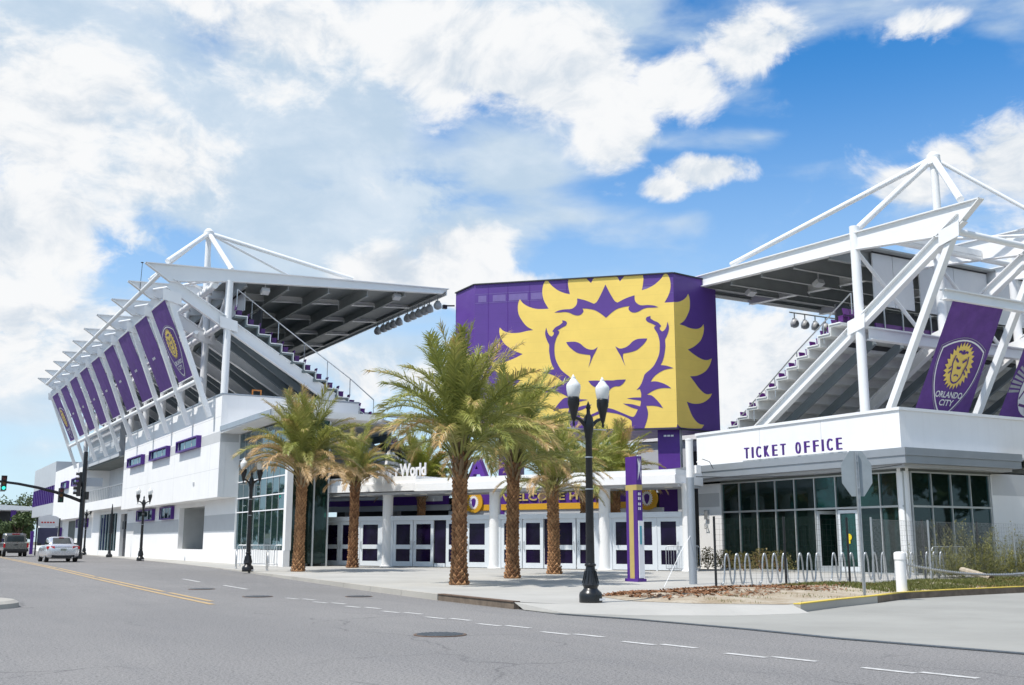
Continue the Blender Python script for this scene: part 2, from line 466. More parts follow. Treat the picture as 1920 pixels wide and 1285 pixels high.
def dirt_fn(t, pos):
    c = t.mix(t.smooth(t.noise(pos, 1.3, 6.0, 0.65), 0.3, 0.7), rgb(0.30, 0.235, 0.16), rgb(0.46, 0.41, 0.33))
    c = t.mix(t.smooth(t.noise(pos, 9.0, 5.0, 0.75), 0.54, 0.72), c, rgb(0.15, 0.085, 0.045))
    return t.mix(t.smooth(t.noise(pos, 30.0, 3.0, 0.7), 0.5, 0.8, 0, 0.5), c, rgb(0.50, 0.46, 0.40))
DIRT = ground_mat('sandy_dirt', dirt_fn, 0.95, 0.6, 30.0, 0.03)
def land_fn(t, pos):
    return t.mix(t.smooth(t.noise(pos, 0.05, 6.0, 0.6), 0.35, 0.65), rgb(0.09, 0.11, 0.045), rgb(0.28, 0.25, 0.2))
LAND = ground_mat('far_ground', land_fn, 0.95)
def paint_fn(col, wear):
    def fn(t, pos):
        f = t.smooth(t.noise(pos, 7.0, 6.0, 0.75), 0.5 - 0.2, 0.5 + 0.25)
        return t.mix(t.math('MULTIPLY', f, wear), rgb(*col), rgb(0.22, 0.215, 0.21))
    return fn
WPAINT = ground_mat('white_road_paint', paint_fn((0.62, 0.62, 0.61), 0.65), 0.8)
YPAINT = ground_mat('yellow_road_paint', paint_fn((0.60, 0.40, 0.16), 0.9), 0.8)
YKERB = ground_mat('yellow_kerb_paint', paint_fn((0.70, 0.52, 0.07), 0.35), 0.8)
RUST = mat('rusty_iron', (0.13, 0.085, 0.06), 0.7, var=0.25, scale=6.0)
IRON = mat('cast_iron', (0.10, 0.115, 0.13), 0.5, metal=0.4, var=0.2, scale=8.0, bump=0.4)
BROWNK = mat('old_kerb_concrete', (0.16, 0.125, 0.095), 0.9, var=0.3, scale=3.0, bump=0.3)

def zr(y):
    k = max(0.0, min(1.0, (y - 28.0) / 34.0)); return 0.14 * k * k * (3 - 2*k)

# ground sheet to the horizon
g = MB(); g.quad((-3000,-3000,-0.06), (3000,-3000,-0.06), (3000,3000,-0.06), (-3000,3000,-0.06))
struct(build('ground', g, LAND))
# road
g = MB(); ys = [-40, 0, 10, 20, 28] + [30 + 2*i for i in range(18)] + [80, 120, 180, 260, 420]
vs = []; fs = []
for y in ys: vs += [(-70, y, zr(y)), (22, y, zr(y))]
for i in range(len(ys)-1): fs.append((2*i, 2*i+1, 2*i+3, 2*i+2))
g.add(vs, fs); struct(build('road', g, ASPHALT))

# kerb line of the pavement: (x, y)
KERB = [(11.95, 20.6), (12.08, 24.65), (12.5, 30.0), (13.04, 35.75), (13.6, 43), (14.15, 50.2), (14.9, 61), (15.5, 72), (16.3, 92), (17.0, 116), (17.9, 170), (19, 420)]
EDGE = [(11.95, 20.6), (12.55, 19.35), (13.6, 18.3), (15.0, 17.3), (16.4, 16.75)]      # top of the ramp at the corner
YEL_K = [(16.4, 16.75), (18.4, 17.6), (20.5, 18.35), (22.46, 19.2), (25, 19.6), (28, 19.85), (34, 20.1), (60, 21.0)]
top = [(p[0] + 0.16, p[1], 0.15) for p in KERB][::-1] + [(p[0], p[1], 0.15) for p in EDGE[1:]] + [(p[0], p[1], 0.15) for p in YEL_K[1:]] + [(120, 21, 0.15), (120, 420, 0.15)]
g = MB(); g.poly(top)
pav = struct(build('pavement', g, PAVE))
# kerb: separate stones 3 m long with recessed joints
def kerb_run(name, line, wd, ztop, mt, step=3.0, parent=None, depth=0.3, maxn=40, gap=0.012):
    pts = [Vector((p[0], p[1], 0)) for p in line]; out = []; first = None
    segs = []
    for a, b in zip(pts[:-1], pts[1:]):
        L = (b - a).length; k = max(1, round(L / step))
        for i in range(k): segs.append((a.lerp(b, i / k), a.lerp(b, (i+1) / k)))
    for (a, b) in segs[:maxn]:
        d = (b - a).normalized(); nrm = Vector((d.y, -d.x, 0))
        a2, b2 = a + d*gap, b - d*gap
        q = MB(); q.prism([(a2.x, a2.y, ztop - depth), (a2.x + nrm.x*wd, a2.y + nrm.y*wd, ztop - depth), (a2.x + nrm.x*wd, a2.y + nrm.y*wd, ztop), (a2.x, a2.y, ztop)], b2 - a2)
        out.append(build(name, q, mt, parent))
    return out
kerb_run('kerb_stone', KERB[1:], 0.16, 0.153, KERBM, 3.0, pav, maxn=36)
# drop inlet with a rusty iron face
dr = thing('storm_drain_inlet', 'brown iron kerb inlet set in the pavement edge by the road', 'drain', (12.0, 22.6, 0))
q = MB(); q.bar((12.02, 20.62, 0.075), (12.15, 24.6, 0.075), 0.14, 0.16); build('face', q, BROWNK, dr)
q = MB(); q.bar((12.02, 20.62, 0.158), (12.15, 24.6, 0.158), 0.18, 0.02); build('cover_plate', q, RUST, dr)
# concrete driveway apron and the ramp up to the pavement
g = MB()
low = [(11.95, 20.2), (11.9, 18.8), (12.35, 16.8), (12.6, 14.0), (12.6, 12.0), (13.0, 9.2), (13.3, -4)]
inner = [(13.0, 17.5), (14.6, 16.5), (16.4, 16.3)]
ykb = [(p[0] + 0.05, p[1] - 0.02) for p in YEL_K]
g.poly([(x, y, 0.012) for x, y in low] + [(60, -4, 0.012), (60, 20.9, 0.012)] + [(x, y, 0.012) for x, y in ykb[::-1][1:]] + [(x, y, 0.012) for x, y in inner[::-1]])
struct(build('driveway', g, DRIVE))
g = MB(); A_ = [(p[0], p[1], 0.15) for p in EDGE]; B_ = [(11.95, 20.2, 0.014), (12.1, 18.7, 0.014), (13.0, 17.5, 0.014), (14.6, 16.5, 0.014), (16.4, 16.3, 0.014)]
for i in range(4): g.quad(A_[i], B_[i], B_[i+1], A_[i+1])
struct(build('pavement_ramp', g, PAVE))
# gutter joint where the apron meets the asphalt
g = MB()
for a, b in zip(low[1:-1], low[2:]): g.bar((a[0], a[1], 0.012), (b[0], b[1], 0.012), 0.14, 0.012)
struct(build('gutter', g, IRON))
# yellow painted kerb along the dirt
yk = kerb_run('kerb_stone', [(p[0], p[1] - 0.0) for p in YEL_K], 0.15, 0.17, BROWNK, 2.6, pav, depth=0.35, maxn=20, gap=0.006)
for a, b in zip(YEL_K[:-1], YEL_K[1:]):
    d = (Vector(b) - Vector(a)).normalized(); nx, ny = d.y, -d.x
    q = MB(); q.bar((a[0] + nx*0.075, a[1] + ny*0.075, 0.181), (b[0] + nx*0.075, b[1] + ny*0.075, 0.181), 0.165, 0.02); build('kerb_paint', q, YKERB, pav)
# the first stones next to the ramp are bare concrete
for o in yk[:2]: o.data.materials[0] = KERBM

# road markings
def line(mb, a, b, wd, lift=0.006):
    a, b = Vector((a[0], a[1], 0)), Vector((b[0], b[1], 0)); d = (b - a); n = max(1, int(d.length / 3)); dn = d.normalized(); s = Vector((dn.y, -dn.x, 0)) * wd / 2
    for i in range(n):
        p, q = a + d * i / n, a + d * (i+1) / n
        zp, zq = zr(p.y) + lift, zr(q.y) + lift
        mb.quad((p.x - s.x, p.y - s.y, zp), (p.x + s.x, p.y + s.y, zp), (q.x + s.x, q.y + s.y, zq), (q.x - s.x, q.y - s.y, zq))
mk = MB()
yl = [(6.9, 26.3), (7.0, 32), (7.15, 45), (7.4, 58), (8.2, 90), (9.3, 130), (10.5, 200)]
for off in (-0.16, 0.16):
    for a, b in zip(yl[:-1], yl[1:]): line(mk, (a[0] + off, a[1] + off*4), (b[0] + off, b[1]), 0.14)
struct(build('yellow_centre_line', mk, YPAINT))
for k in range(10):
    y0 = 8.48 + 2.05*k
    xx = 9.30 + 0.85*math.exp(-(y0 - 8.5)/5)
    for (dx, dy) in ((-0.12, 0.32), (0.10, -0.32)):
        q = MB(); line(q, (xx + dx + 0.04, y0 + dy - 0.34), (xx + dx - 0.04, y0 + dy + 0.34), 0.115); struct(build('lane_dash', q, WPAINT))
q = MB(); line(q, (9.86, 9.1), (9.5, 10.6), 0.11)
for k, y0 in enumerate((33, 39)):
    q = MB(); line(q, (9.7 + 0.06*k, y0), (9.8 + 0.06*k, y0 + 3), 0.12); struct(build('lane_dash', q, WPAINT))
# manhole covers and drain plates on the road
def manhole(x, y, r, label, mt=IRON):
    t = thing('manhole_cover', label, 'manhole cover', (x, y, zr(y)))
    q = MB(); q.lathe((x, y, zr(y)), [(r, 0.0), (r, 0.012), (r*0.93, 0.014)], 28); build('ring', q, RUST, t)
    q = MB(); q.lathe((x, y, zr(y)), [(r*0.90, 0.010), (r*0.90, 0.016)], 28)
    for i in range(-4, 5):
        hw = math.sqrt(max(0, 0.78 - (i*0.2)**2)) * r
        if hw > 0.05: q.box(x + i*0.19*r - 0.012, x + i*0.19*r + 0.012, y - hw, y + hw, zr(y) + 0.016, zr(y) + 0.021)
    build('lid', q, mt, t)
manhole(7.7, 15.6, 0.42, 'round iron manhole cover in the empty asphalt nearest the camera')
manhole(8.5, 33.7, 0.40, 'small round iron cover in the road beyond the end of the yellow lines')
manhole(8.7, 28.6, 0.40, 'iron cover in the road between the yellow lines and the dashes')
manhole(11.05, 27.3, 0.36, 'dark iron cover close to the kerb left of the storm drain inlet')
# low white median nose at the edge of the picture
g = MB(); g.lathe((1.35, 27.2, 0), [(1.42, 0.0), (1.40, 0.10), (1.30, 0.16), (1.0, 0.20), (0.2, 0.22)], 28)
g.box(-6, 1.3, 26.0, 28.4, 0.0, 0.16)
struct(build('kerb_island', g, KERBM))
q = MB(); q.box(0.6, 1.9, 27.3, 28.0, 0.22, 0.27); q.box(0.9, 1.2, 27.2, 27.5, 0.27, 0.34)
bt = build('road_plate', q, RUST, at=(1.3, 27.5, 0.2)); tag(bt, 'rusty metal plate lying on the low white median nose', 'plate')

# dirt strip between the driveway kerb and the bicycle racks
def lerp_line(L, x):
    for a, b in zip(L[:-1], L[1:]):
        if a[0] <= x <= b[0]: return a[1] + (b[1] - a[1]) * (x - a[0]) / (b[0] - a[0])
    return L[-1][1] if x > L[-1][0] else L[0][1]
FRONT = [(14.4, 19.6), (15.0, 18.2), (16.4, 16.95)] + [(p[0], p[1] + 0.1) for p in YEL_K[1:]]
BACK = [(14.4, 19.8), (15.0, 21.6), (16.6, 22.9), (19.5, 23.6), (22.0, 23.9), (24.7, 23.2), (28, 23.4), (31, 23.7), (36, 24.3), (46, 26.0), (60, 27)]
def dirt_z(x, f):
    b = math.sin(math.pi * min(1, max(0, f)))
    return 0.156 + 0.14 * b * (0.6 + 0.4*math.sin(x*1.7)) * min(1, (x - 14.4) / 2.0)
g = MB(); vs = []; fs = []; NX, NY = 120, 12
for i in range(NX + 1):
    x = 14.4 + (60 - 14.4) * (i / NX) ** 1.5
    a, b = lerp_line(FRONT, x), lerp_line(BACK, x)
    wob = 0.16*math.sin(x*3.1) + 0.1*math.sin(x*7.7)
    for j in range(NY + 1):
        f = j / NY; vs.append((x, a + (b + wob - a) * f, dirt_z(x, f)))
for i in range(NX):
    for j in range(NY):
        k = i*(NY+1) + j; fs.append((k, k+NY+1, k+NY+2, k+1))
g.add(vs, fs); struct(build('dirt_strip', g, DIRT, smooth=True))

# ------------------------------------------------------------------ mulch, turf, weeds
def leafmat(name, c1, c2, trans=0.25, rough=0.55):
    m = bpy.data.materials.new(name); m.use_nodes = True
    t = NT(m.node_tree); out = t.n('ShaderNodeOutputMaterial')
    b = t.n('ShaderNodeBsdfPrincipled'); tl = t.n('ShaderNodeBsdfTranslucent')
    g = t.n('ShaderNodeNewGeometry'); oi = t.n('ShaderNodeObjectInfo')
    f = t.math('MULTIPLY_ADD', g.outputs['Random Per Island'], 0.6, t.math('MULTIPLY', oi.outputs['Random'], 0.4))
    c = t.mix(f, rgb(*c1), rgb(*c2))
    t.link(c, b.inputs['Base Color']); t.link(c, tl.inputs['Color'])
    b.inputs['Roughness'].default_value = rough; b.inputs['Specular IOR Level'].default_value = 0.35
    mx = t.n('ShaderNodeMixShader'); mx.inputs[0].default_value = trans
    t.link(b.outputs[0], mx.inputs[1]); t.link(tl.outputs[0], mx.inputs[2]); t.link(mx.outputs[0], out.inputs[0])
    MAT[name] = m
    return m
MULCH = leafmat('bark_mulch', (0.10, 0.045, 0.022), (0.30, 0.15, 0.075), 0.0, 0.9)
GRASS = leafmat('short_turf', (0.075, 0.105, 0.02), (0.22, 0.21, 0.07), 0.25)
DRYG = leafmat('dry_turf', (0.26, 0.16, 0.075), (0.36, 0.26, 0.12), 0.2)
WEED = leafmat('tall_weed', (0.14, 0.16, 0.045), (0.32, 0.29, 0.11), 0.35)
SHRUBM = leafmat('shrub_leaf', (0.10, 0.13, 0.03), (0.34, 0.26, 0.12), 0.25)
rnd = random.Random(5)
g = MB()
for i in range(7000):
    x = 15.0 + rnd.random() * 10.5; f = 0.62 + 0.40 * rnd.random() if rnd.random() < 0.8 else 0.3 + 0.5*rnd.random()
    if 0.5 + 0.5*math.sin(x*1.9 + f*9) + 0.4*rnd.random() < 0.45: continue
    a, b = lerp_line(FRONT, x), lerp_line(BACK, x); y = a + (b - a)*f + rnd.gauss(0, .08); z = dirt_z(x, f) + 0.01
    L, wd = 0.03 + 0.06*rnd.random(), 0.008 + 0.015*rnd.random(); an = rnd.random()*6.28; ti = rnd.uniform(-.5, .5)
    d = Vector((math.cos(an), math.sin(an), ti)) * L; s = Vector((-math.sin(an), math.cos(an), rnd.uniform(-.6, .6))) * wd; c = Vector((x, y, z + 0.015))
    g.quad(c - d - s, c + d - s, c + d + s, c - d + s)
stuff(build('bark_mulch', g, MULCH, recalc=False))
def blades(n, xr, fr, h, mt, name, wd=0.006, clump=True, seed=1, lean=0.35, keep=None):
    r = random.Random(seed); g = MB()
    for i in range(n):
        x = r.uniform(*xr); f = r.uniform(*fr)
        if keep and not keep(x, f, r): continue
        a, b = lerp_line(FRONT, x), lerp_line(BACK, x); y = a + (b - a)*f; z = dirt_z(x, f) - 0.01
        hh = h * r.uniform(.5, 1.2); an = r.random()*6.28; l = hh*lean*r.uniform(.2, 1.4)
        s = Vector((math.cos(an + 1.57), math.sin(an + 1.57), 0)) * wd * r.uniform(.7, 1.4)
        p = Vector((x, y, z)); m_ = p + Vector((math.cos(an)*l*.35, math.sin(an)*l*.35, hh*.6)); q = p + Vector((math.cos(an)*l, math.sin(an)*l, hh))
        g.add([p - s, p + s, m_ + s*.7, m_ - s*.7, q], [(0, 1, 2, 3), (3, 2, 4)])
    return stuff(build(name, g, mt, recalc=False))
blades(34000, (22.3, 36), (0.03, 0.97), 0.095, GRASS, 'turf_grass', 0.011, seed=2, keep=lambda x, f, r: (math.sin(x*2.3) + math.sin(x*5.1 + f*7) + 0.5 + (x - 23)*0.25) > r.uniform(-1, 1.2))
blades(15000, (26, 40), (0.02, 0.6), 0.07, DRYG, 'dry_grass', 0.010, seed=3, keep=lambda x, f, r: math.sin(x*1.1 + 1) + math.sin(f*8 + x) > r.uniform(-.8, 1.2))
blades(2500, (15.5, 23), (0.0, 0.45), 0.06, GRASS, 'sparse_grass', 0.006, seed=4, keep=lambda x, f, r: math.sin(x*4.1) + math.sin(f*14 + x*2) > r.uniform(.2, 2.0))
# tall feathery weeds behind the wire fence
r = random.Random(9); g = MB()
for k in range(950):
    x = r.uniform(31.5, 44); base = 24.9 + (x - 31.5)*0.22 + r.uniform(-.5, 1.5); hh = r.uniform(.5, 2.0) * (0.75 + 0.3*math.sin(x*1.9))
    lx, ly = r.gauss(0, .12), r.gauss(0, .12)
    pts = [Vector((x + lx*t*t*hh, base + ly*t*t*hh, 0.15 + hh*t)) for t in (0, .25, .5, .75, 1)]
    for a, b in zip(pts[:-1], pts[1:]):
        s = Vector((.006, .003, 0)); g.quad(a - s, a + s, b + s*.7, b - s*.7)
    for j in range(int(26*hh)):
        t = r.uniform(.12, 1.0); i = min(3, int(t*4)); p = pts[i].lerp(pts[i+1], t*4 - i)
        L = r.uniform(.08, .26) * (1.15 - .6*t); an = r.random()*6.28; e = r.uniform(-.1, .9)
        d = Vector((math.cos(an)*math.cos(e), math.sin(an)*math.cos(e), math.sin(e))) * L; s = d.cross(Vector((0, 0, 1))).normalized() * r.uniform(.010, .024)
        g.add([p, p + d*.5 + s, p + d, p + d*.5 - s], [(0, 1, 2, 3)])
stuff(build('tall_weeds', g, WEED, recalc=False))
# low shrubs along the foot of the ticket office
def shrub(x, y, rad, hh, label, seed):
    r = random.Random(seed); t = thing('low_shrub', label, 'shrub', (x, y, 0.15), 'shrubs at the foot of the ticket office')
    g = MB()
    for i in range(620):
        an, ph = r.random()*6.28, r.uniform(0.05, 1.5); q = r.uniform(.45, 1.0)
        p = Vector((x + math.cos(an)*math.cos(ph)*rad*q, y + math.sin(an)*math.cos(ph)*rad*q, 0.2 + math.sin(ph)*hh*q))
        d = Vector((r.gauss(0, 1), r.gauss(0, 1), r.uniform(0, 1.3))).normalized() * r.uniform(.05, .11); s = d.cross(Vector((r.random(), r.random(), 1))).normalized() * r.uniform(.015, .03)
        g.add([p - d*.3, p + d*.3 + s, p + d, p + d*.3 - s], [(0, 1, 2, 3)])
    build('leaves', g, SHRUBM, t, recalc=False)
    g = MB()
    for i in range(6):
        an = i*1.05; g.tube([(x, y, .15), (x + math.cos(an)*rad*.5, y + math.sin(an)*rad*.5, .15 + hh*.7)], .012, 5)
    build('stems', g, MULCH, t)
for i, (x, y, l) in enumerate([(33.2, 41.7, 'small brownish shrub at the left end of the ticket office wall'), (33.6, 39.6, 'low shrub under the first glass pane of the ticket office'),
                               (33.7, 38.5, 'low shrub under the second glass pane of the ticket office'), (33.75, 37.3, 'low shrub under the third glass pane of the ticket office'), (33.8, 36.2, 'low shrub under the fourth glass pane, before the round column'),
                               (33.9, 35.2, 'rightmost low shrub at the ticket office glass, left of its open door')]):
    shrub(x - .15, y, .66 + .08*(i % 3), .78 + .1*((i*2) % 3), l, 40 + i)

# ------------------------------------------------------------------ stadium stands
def make_stand(label, T, P, root_loc):
    t = thing('stadium_stand', label, 'stadium stand', root_loc)
    fr = P['frames']; end = fr[-1] + P.get('tail', 0.4); rb = P['ridge']; bt = P['under']
    def topz(w): (w0, z0), (w1, z1) = rb; return z0 + (z1 - z0) * (w - w0) / (w1 - w0)
    def part(name, mb, m, smooth=False): return build(name, mb.map(T), m, t, smooth=smooth)
    for s in fr:
        g = MB()
        prof = [rb[0], rb[1]] + bt
        g.prism([(s - .05, w, z) for w, z in prof], (0.10, 0, 0))
        for a, b in ((rb[0], rb[1]), (bt[0], bt[1]), (bt[1], bt[2]), (bt[2], rb[0])):
            g.bar((s, a[0], a[1]), (s, b[0], b[1]), .36, .05, up=(0, 0, 1))
        part('roof_beam', g, STEEL)
        g = MB(); g.tube([(s, 0, P['colz'][0]), (s, 0, P['colz'][1])], .235, 16); part('column', g, STEEL, 40)
        g = MB(); rk = P['raker']
        g.ibeam((s, rk[0][0], rk[0][1]), (s, rk[1][0], rk[1][1]), .36, P['rakd'], up=(0, 0, 1)); part('raker_beam', g, STEEL)
        g = MB(); a, b = P['strut']; e = (b[0] + (b[0] - a[0])*P['ext'], b[1] + (b[1] - a[1])*P['ext'])
        g.bar((s, a[0], a[1]), (s, e[0], e[1]), .28, .34, up=(1, 0, 0)); part('inclined_strut', g, STEEL)
        g = MB(); g.tube([Vector((s + .25, P['brace'][0][0], P['brace'][0][1])).lerp(Vector((s + 5.4, P['brace'][1][0], P['brace'][1][1])), i/10) for i in range(11)], .10, 8); part('brace', g, STEEL, 40)
    for (w, z, a, hgt) in P['girders']:
        for s0, s1 in zip(fr[:-1], fr[1:]):
            g = MB()
            if hgt: g.ibeam((s0 + .2, w, z), (s1 - .2, w, z), a, hgt)
            else: g.tube([(s0 + .06 + (s1 - s0 - .12)*i/10, w, z) for i in range(11)], a, 10)
            part('girder', g, STEEL, False if hgt else 40)
    # plates at the steel joints and cross bracing over the open strip of roof
    rz = lambda w: rk[0][1] + (rk[1][1] - rk[0][1]) * (w - rk[0][0]) / (rk[1][0] - rk[0][0])
    for s in fr:
        for (w, z) in ((0, rz(0)), (P['strut'][0][0] + .25, P['strut'][0][1] - .35)):
            g = MB(); g.prism([(s - .26, w - .55, z + .45), (s - .26, w + .55, z + .2), (s - .26, w + .6, z - .5), (s - .26, w - .5, z - .25)], (.04, 0, 0)); part('gusset_plate', g, STEEL)
    for s0, s1 in zip(fr[:-1], fr[1:]):
        wo = rb[0][0] + 1.6
        for (wa, wb) in ((wo, .2), (.2, wo)):
            g = MB(); g.tube([Vector((s0 + .1, wa, topz(wa) - .45)).lerp(Vector((s1 - .1, wb, topz(wb) - .45)), i/10) for i in range(11)], .085, 8); part('roof_brace', g, STEEL, 40)
    # roof deck with purlins under it
    wd0, wd1 = P['deck']
    for s0, s1 in zip(fr[:-1], fr[1:]):
        g = MB(); g.prism([(s0 + .06, wd0, topz(wd0) - .10), (s0 + .06, wd1, topz(wd1) - .08), (s0 + .06, wd1, topz(wd1) - .16), (s0 + .06, wd0, topz(wd0) - .2)], (s1 - s0 - .12, 0, 0)); part('roof_panel', g, DECK)
        for k in range(P['npurl']):
            w = wd0 + .8 + (wd1 - wd0 - 1.2) * k / (P['npurl'] - 1)
            hz = max(.12, .78 * min(1, (wd1 + .9 - w) / 6.0))
            g = MB(); g.ibeam((s0 + .08, w, topz(w) - .2 - hz/2), (s1 - .08, w, topz(w) - .2 - hz/2), .2, hz, t=.03); part('purlin', g, DECK)
    g = MB(); g.box(fr[0] + .06, end, wd1 + .02, wd1 + .1, topz(wd1) - .42, topz(wd1) - .06); part('roof_edge', g, STEEL)
    # wind wall panels and the dark concourse behind
    ww, z0, z1 = P['wind']
    for s0, s1 in zip([fr[0] + P['wind0']] + fr[1:-1], fr[1:]):
        for k in range(2):
            a = s0 + .3 + (s1 - s0 - .5) * k / 2; b = s0 + .3 + (s1 - s0 - .5) * (k + 1) / 2
            g = MB(); g.box(a + .02, b - .02, ww, ww + .08, z0, z1); part('wind_panel', g, WIND)
        g = MB(); g.box(s0 + .3, s1 - .2, ww - .04, ww + .02, z1 + .02, z1 + .2); part('louvre', g, DARK)
        g = MB(); g.box(s0 + .3, s1 - .25, ww + .02, ww + .1, P['bandz'][0], P['bandz'][0] + (P['bandz'][1] - P['bandz'][0])*.5); part('seat_back_row', g, SEATM)
        for k in range(4):
            g = MB(); x = s0 + .9 + k*1.4; g.box(x, x + .05, ww - .06, ww, P['bandz'][0], P['bandz'][1]); part('guard_post', g, ALU)
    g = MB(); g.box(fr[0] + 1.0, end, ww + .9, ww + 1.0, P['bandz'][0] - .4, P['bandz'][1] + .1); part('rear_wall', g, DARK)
    # stepped terrace
    n, run, rise, w0, zt = P['steps']
    up = []; lo = []
    for i in range(n):
        w, z = w0 + i*run, zt - i*rise
        up += [(w, z), (w + run, z)]
        lo += [(w - .02, z - .16), (w + run - .12, z - .16), (w + run - .12, z - .16 - rise)]
    prof = up + [(w0 + n*run, zt - n*rise)] + lo[::-1][1:]
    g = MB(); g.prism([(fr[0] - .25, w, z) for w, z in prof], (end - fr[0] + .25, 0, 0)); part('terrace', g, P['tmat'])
    g = MB()
    for i in range(n):
        w, z = w0 + i*run, zt - i*rise
        g.box(fr[0] - .30, fr[0] - .253, w, w + run, z - .045, z + .01); g.box(fr[0] - .30, fr[0] - .253, w + run - .045, w + run, z - rise, z - .046)
    part('step_edge', g, STEEL)
    for s in [a + (fr[1] - fr[0]) * q for a in fr[:-1] for q in (.33, .66)]:
        g = MB(); g.bar((s, w0, zt - .75), (s, w0 + n*run, zt - n*rise - .75), .2, .42); part('stringer', g, STRG)
    # seats at the near row ends, shared mesh
    q = MB(); q.obox((0, .16, .62), (1, 0, 0), (0, .97, -.22), (0, .22, .97), .20, .03, .17); q.box(-.20, .20, .18, .52, .38, .43); q.box(-.19, -.16, .2, .5, 0, .38); q.box(.16, .19, .2, .5, 0, .38)
    o0 = Vector(T(0, 0, 0)); q.v = [tuple(Vector(T(*p)) - o0 + Vector(root_loc)) for p in q.v]
    seat = build('seat', q, SEATM, t); first = True
    for i in range(n):
        for k in range(P['nseat']):
            p = Vector(T(fr[0] + .35 + k*.52, w0 + i*run + .02, zt - i*rise)) - Vector(root_loc)
            c = seat if first else seat.copy()
            if not first: COL.objects.link(c)
            c.location = p; first = False
    # end handrail
    g = MB(); hp = P['hand']; sx = fr[0] - .22
    g.tube([(sx, w, z) for w, z in hp], .036, 6)
    for a, b in zip(hp[:-1], hp[1:]):
        k = max(1, round(abs(b[0] - a[0]) / 1.55))
        for i in range(k + 1):
            w = a[0] + (b[0] - a[0])*i/k; z = a[1] + (b[1] - a[1])*i/k
            g.tube([(sx, w, z), (sx, w, z - P['railh'])], .028, 5)
    part('handrail', g, GALV)
    # mast and stays over the first bay
    ap = P['apex']; f1 = fr[1]
    for (a, rr) in [((fr[0], P['stay'][0][0], P['stay'][0][1]), .165), ((fr[0], 0.1, topz(0) + .05), .165), ((fr[0], P['stay'][1][0], P['stay'][1][1]), .15),
                    ((f1, P['stay'][0][0], P['stay'][0][1]), .10), ((f1, 0.1, topz(0) + .05), .09), ((f1, P['stay'][1][0], P['stay'][1][1]), .09)]:
        g = MB(); g.tube([Vector(ap).lerp(Vector(a), i/26) for i in range(27)], rr, 12); part('stay', g, STEEL, 40)
    g = MB(); g.tube([(ap[0], ap[1], ap[2] + .2), (ap[0], ap[1], topz(ap[1]) - .9)], .19, 12); part('mast', g, STEEL, 40)
    g = MB(); g.lathe(ap, [(.12, -.5), (.34, -.35), (.34, .1), (.15, .3)], 10); part('mast_head', g, STEEL, 40)
    g = MB(); g.bar((fr[0] + .1, ap[1], topz(ap[1]) - .75), (f1 - .1, ap[1], topz(ap[1]) - .75), .25, .3); part('mast_beam', g, STEEL)
    return t

TL = lambda s, w_, z: (17.40 + w_, 65.95 + s, z)
TR = lambda s, w_, z: (40.555 + s, 36.0 + w_, z)
FL = [0.0] + [5.45 + 6.09*i for i in range(9)]
PL = dict(frames=FL, ridge=[(-5.2, 18.2), (15.45, 18.98)], under=[(15.0, 18.62), (0.1, 17.66), (-3.7, 17.2)], colz=(9.2, 17.7),
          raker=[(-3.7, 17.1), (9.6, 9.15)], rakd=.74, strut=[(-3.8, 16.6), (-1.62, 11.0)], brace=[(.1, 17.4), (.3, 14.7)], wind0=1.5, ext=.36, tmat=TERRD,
          girders=[(-4.3, 17.62, .14, 0), (-.9, 17.3, .2, 0), (-3.55, 16.35, .15, 0), (-1.55, 11.25, .16, 0), (0.0, 15.1, .2, 0), (-1.9, 14.2, .13, 0)],
          deck=(0.3, 15.3), npurl=6, wind=(1.5, 16.3, 17.55), bandz=(15.3, 16.2), steps=(14, .775, .523, .4, 15.47), nseat=1,
          hand=[(.46, 17.15), (1.45, 16.48), (5.0, 14.1), (8.2, 12.02), (9.9, 10.72)], railh=1.15, apex=(3.05, -.73, 21.5), stay=[(-3.9, 18.45), (8.3, 18.85)])
stand_l = make_stand('white steel grandstand along the street, purple banners on its raked back', TL, PL, (17.4, 65.95, 9.2))
FR = [6.2*i for i in range(7)]
PR = dict(frames=FR, ridge=[(-7.25, 16.36), (14.8, 17.05)], under=[(14.3, 16.42), (0.0, 15.75), (-5.6, 15.1)], colz=(6.6, 16.95),
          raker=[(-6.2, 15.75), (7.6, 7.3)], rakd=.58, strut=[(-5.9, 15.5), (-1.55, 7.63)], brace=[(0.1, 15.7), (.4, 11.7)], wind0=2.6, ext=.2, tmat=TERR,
          girders=[(-4.75, 12.55, .36, .5), (-.35, 11.45, .4, .62), (-2.5, 15.55, .16, 0), (-5.6, 15.3, .16, 0)],
          deck=(1.0, 14.6), npurl=6, wind=(1.5, 13.55, 16.35), bandz=(11.75, 13.45), steps=(13, .78, .445, .98, 12.22), nseat=2,
          hand=[(.25, 13.55), (4.1, 11.2), (9.2, 7.8)], railh=1.05, apex=(3.1, -2.56, 20.3), stay=[(-6.2, 16.6), (9.1, 17.05)])
stand_r = make_stand('white steel grandstand rising behind the ticket office, lion crest banner on its back', TR, PR, (40.555, 36.0, 6.6))

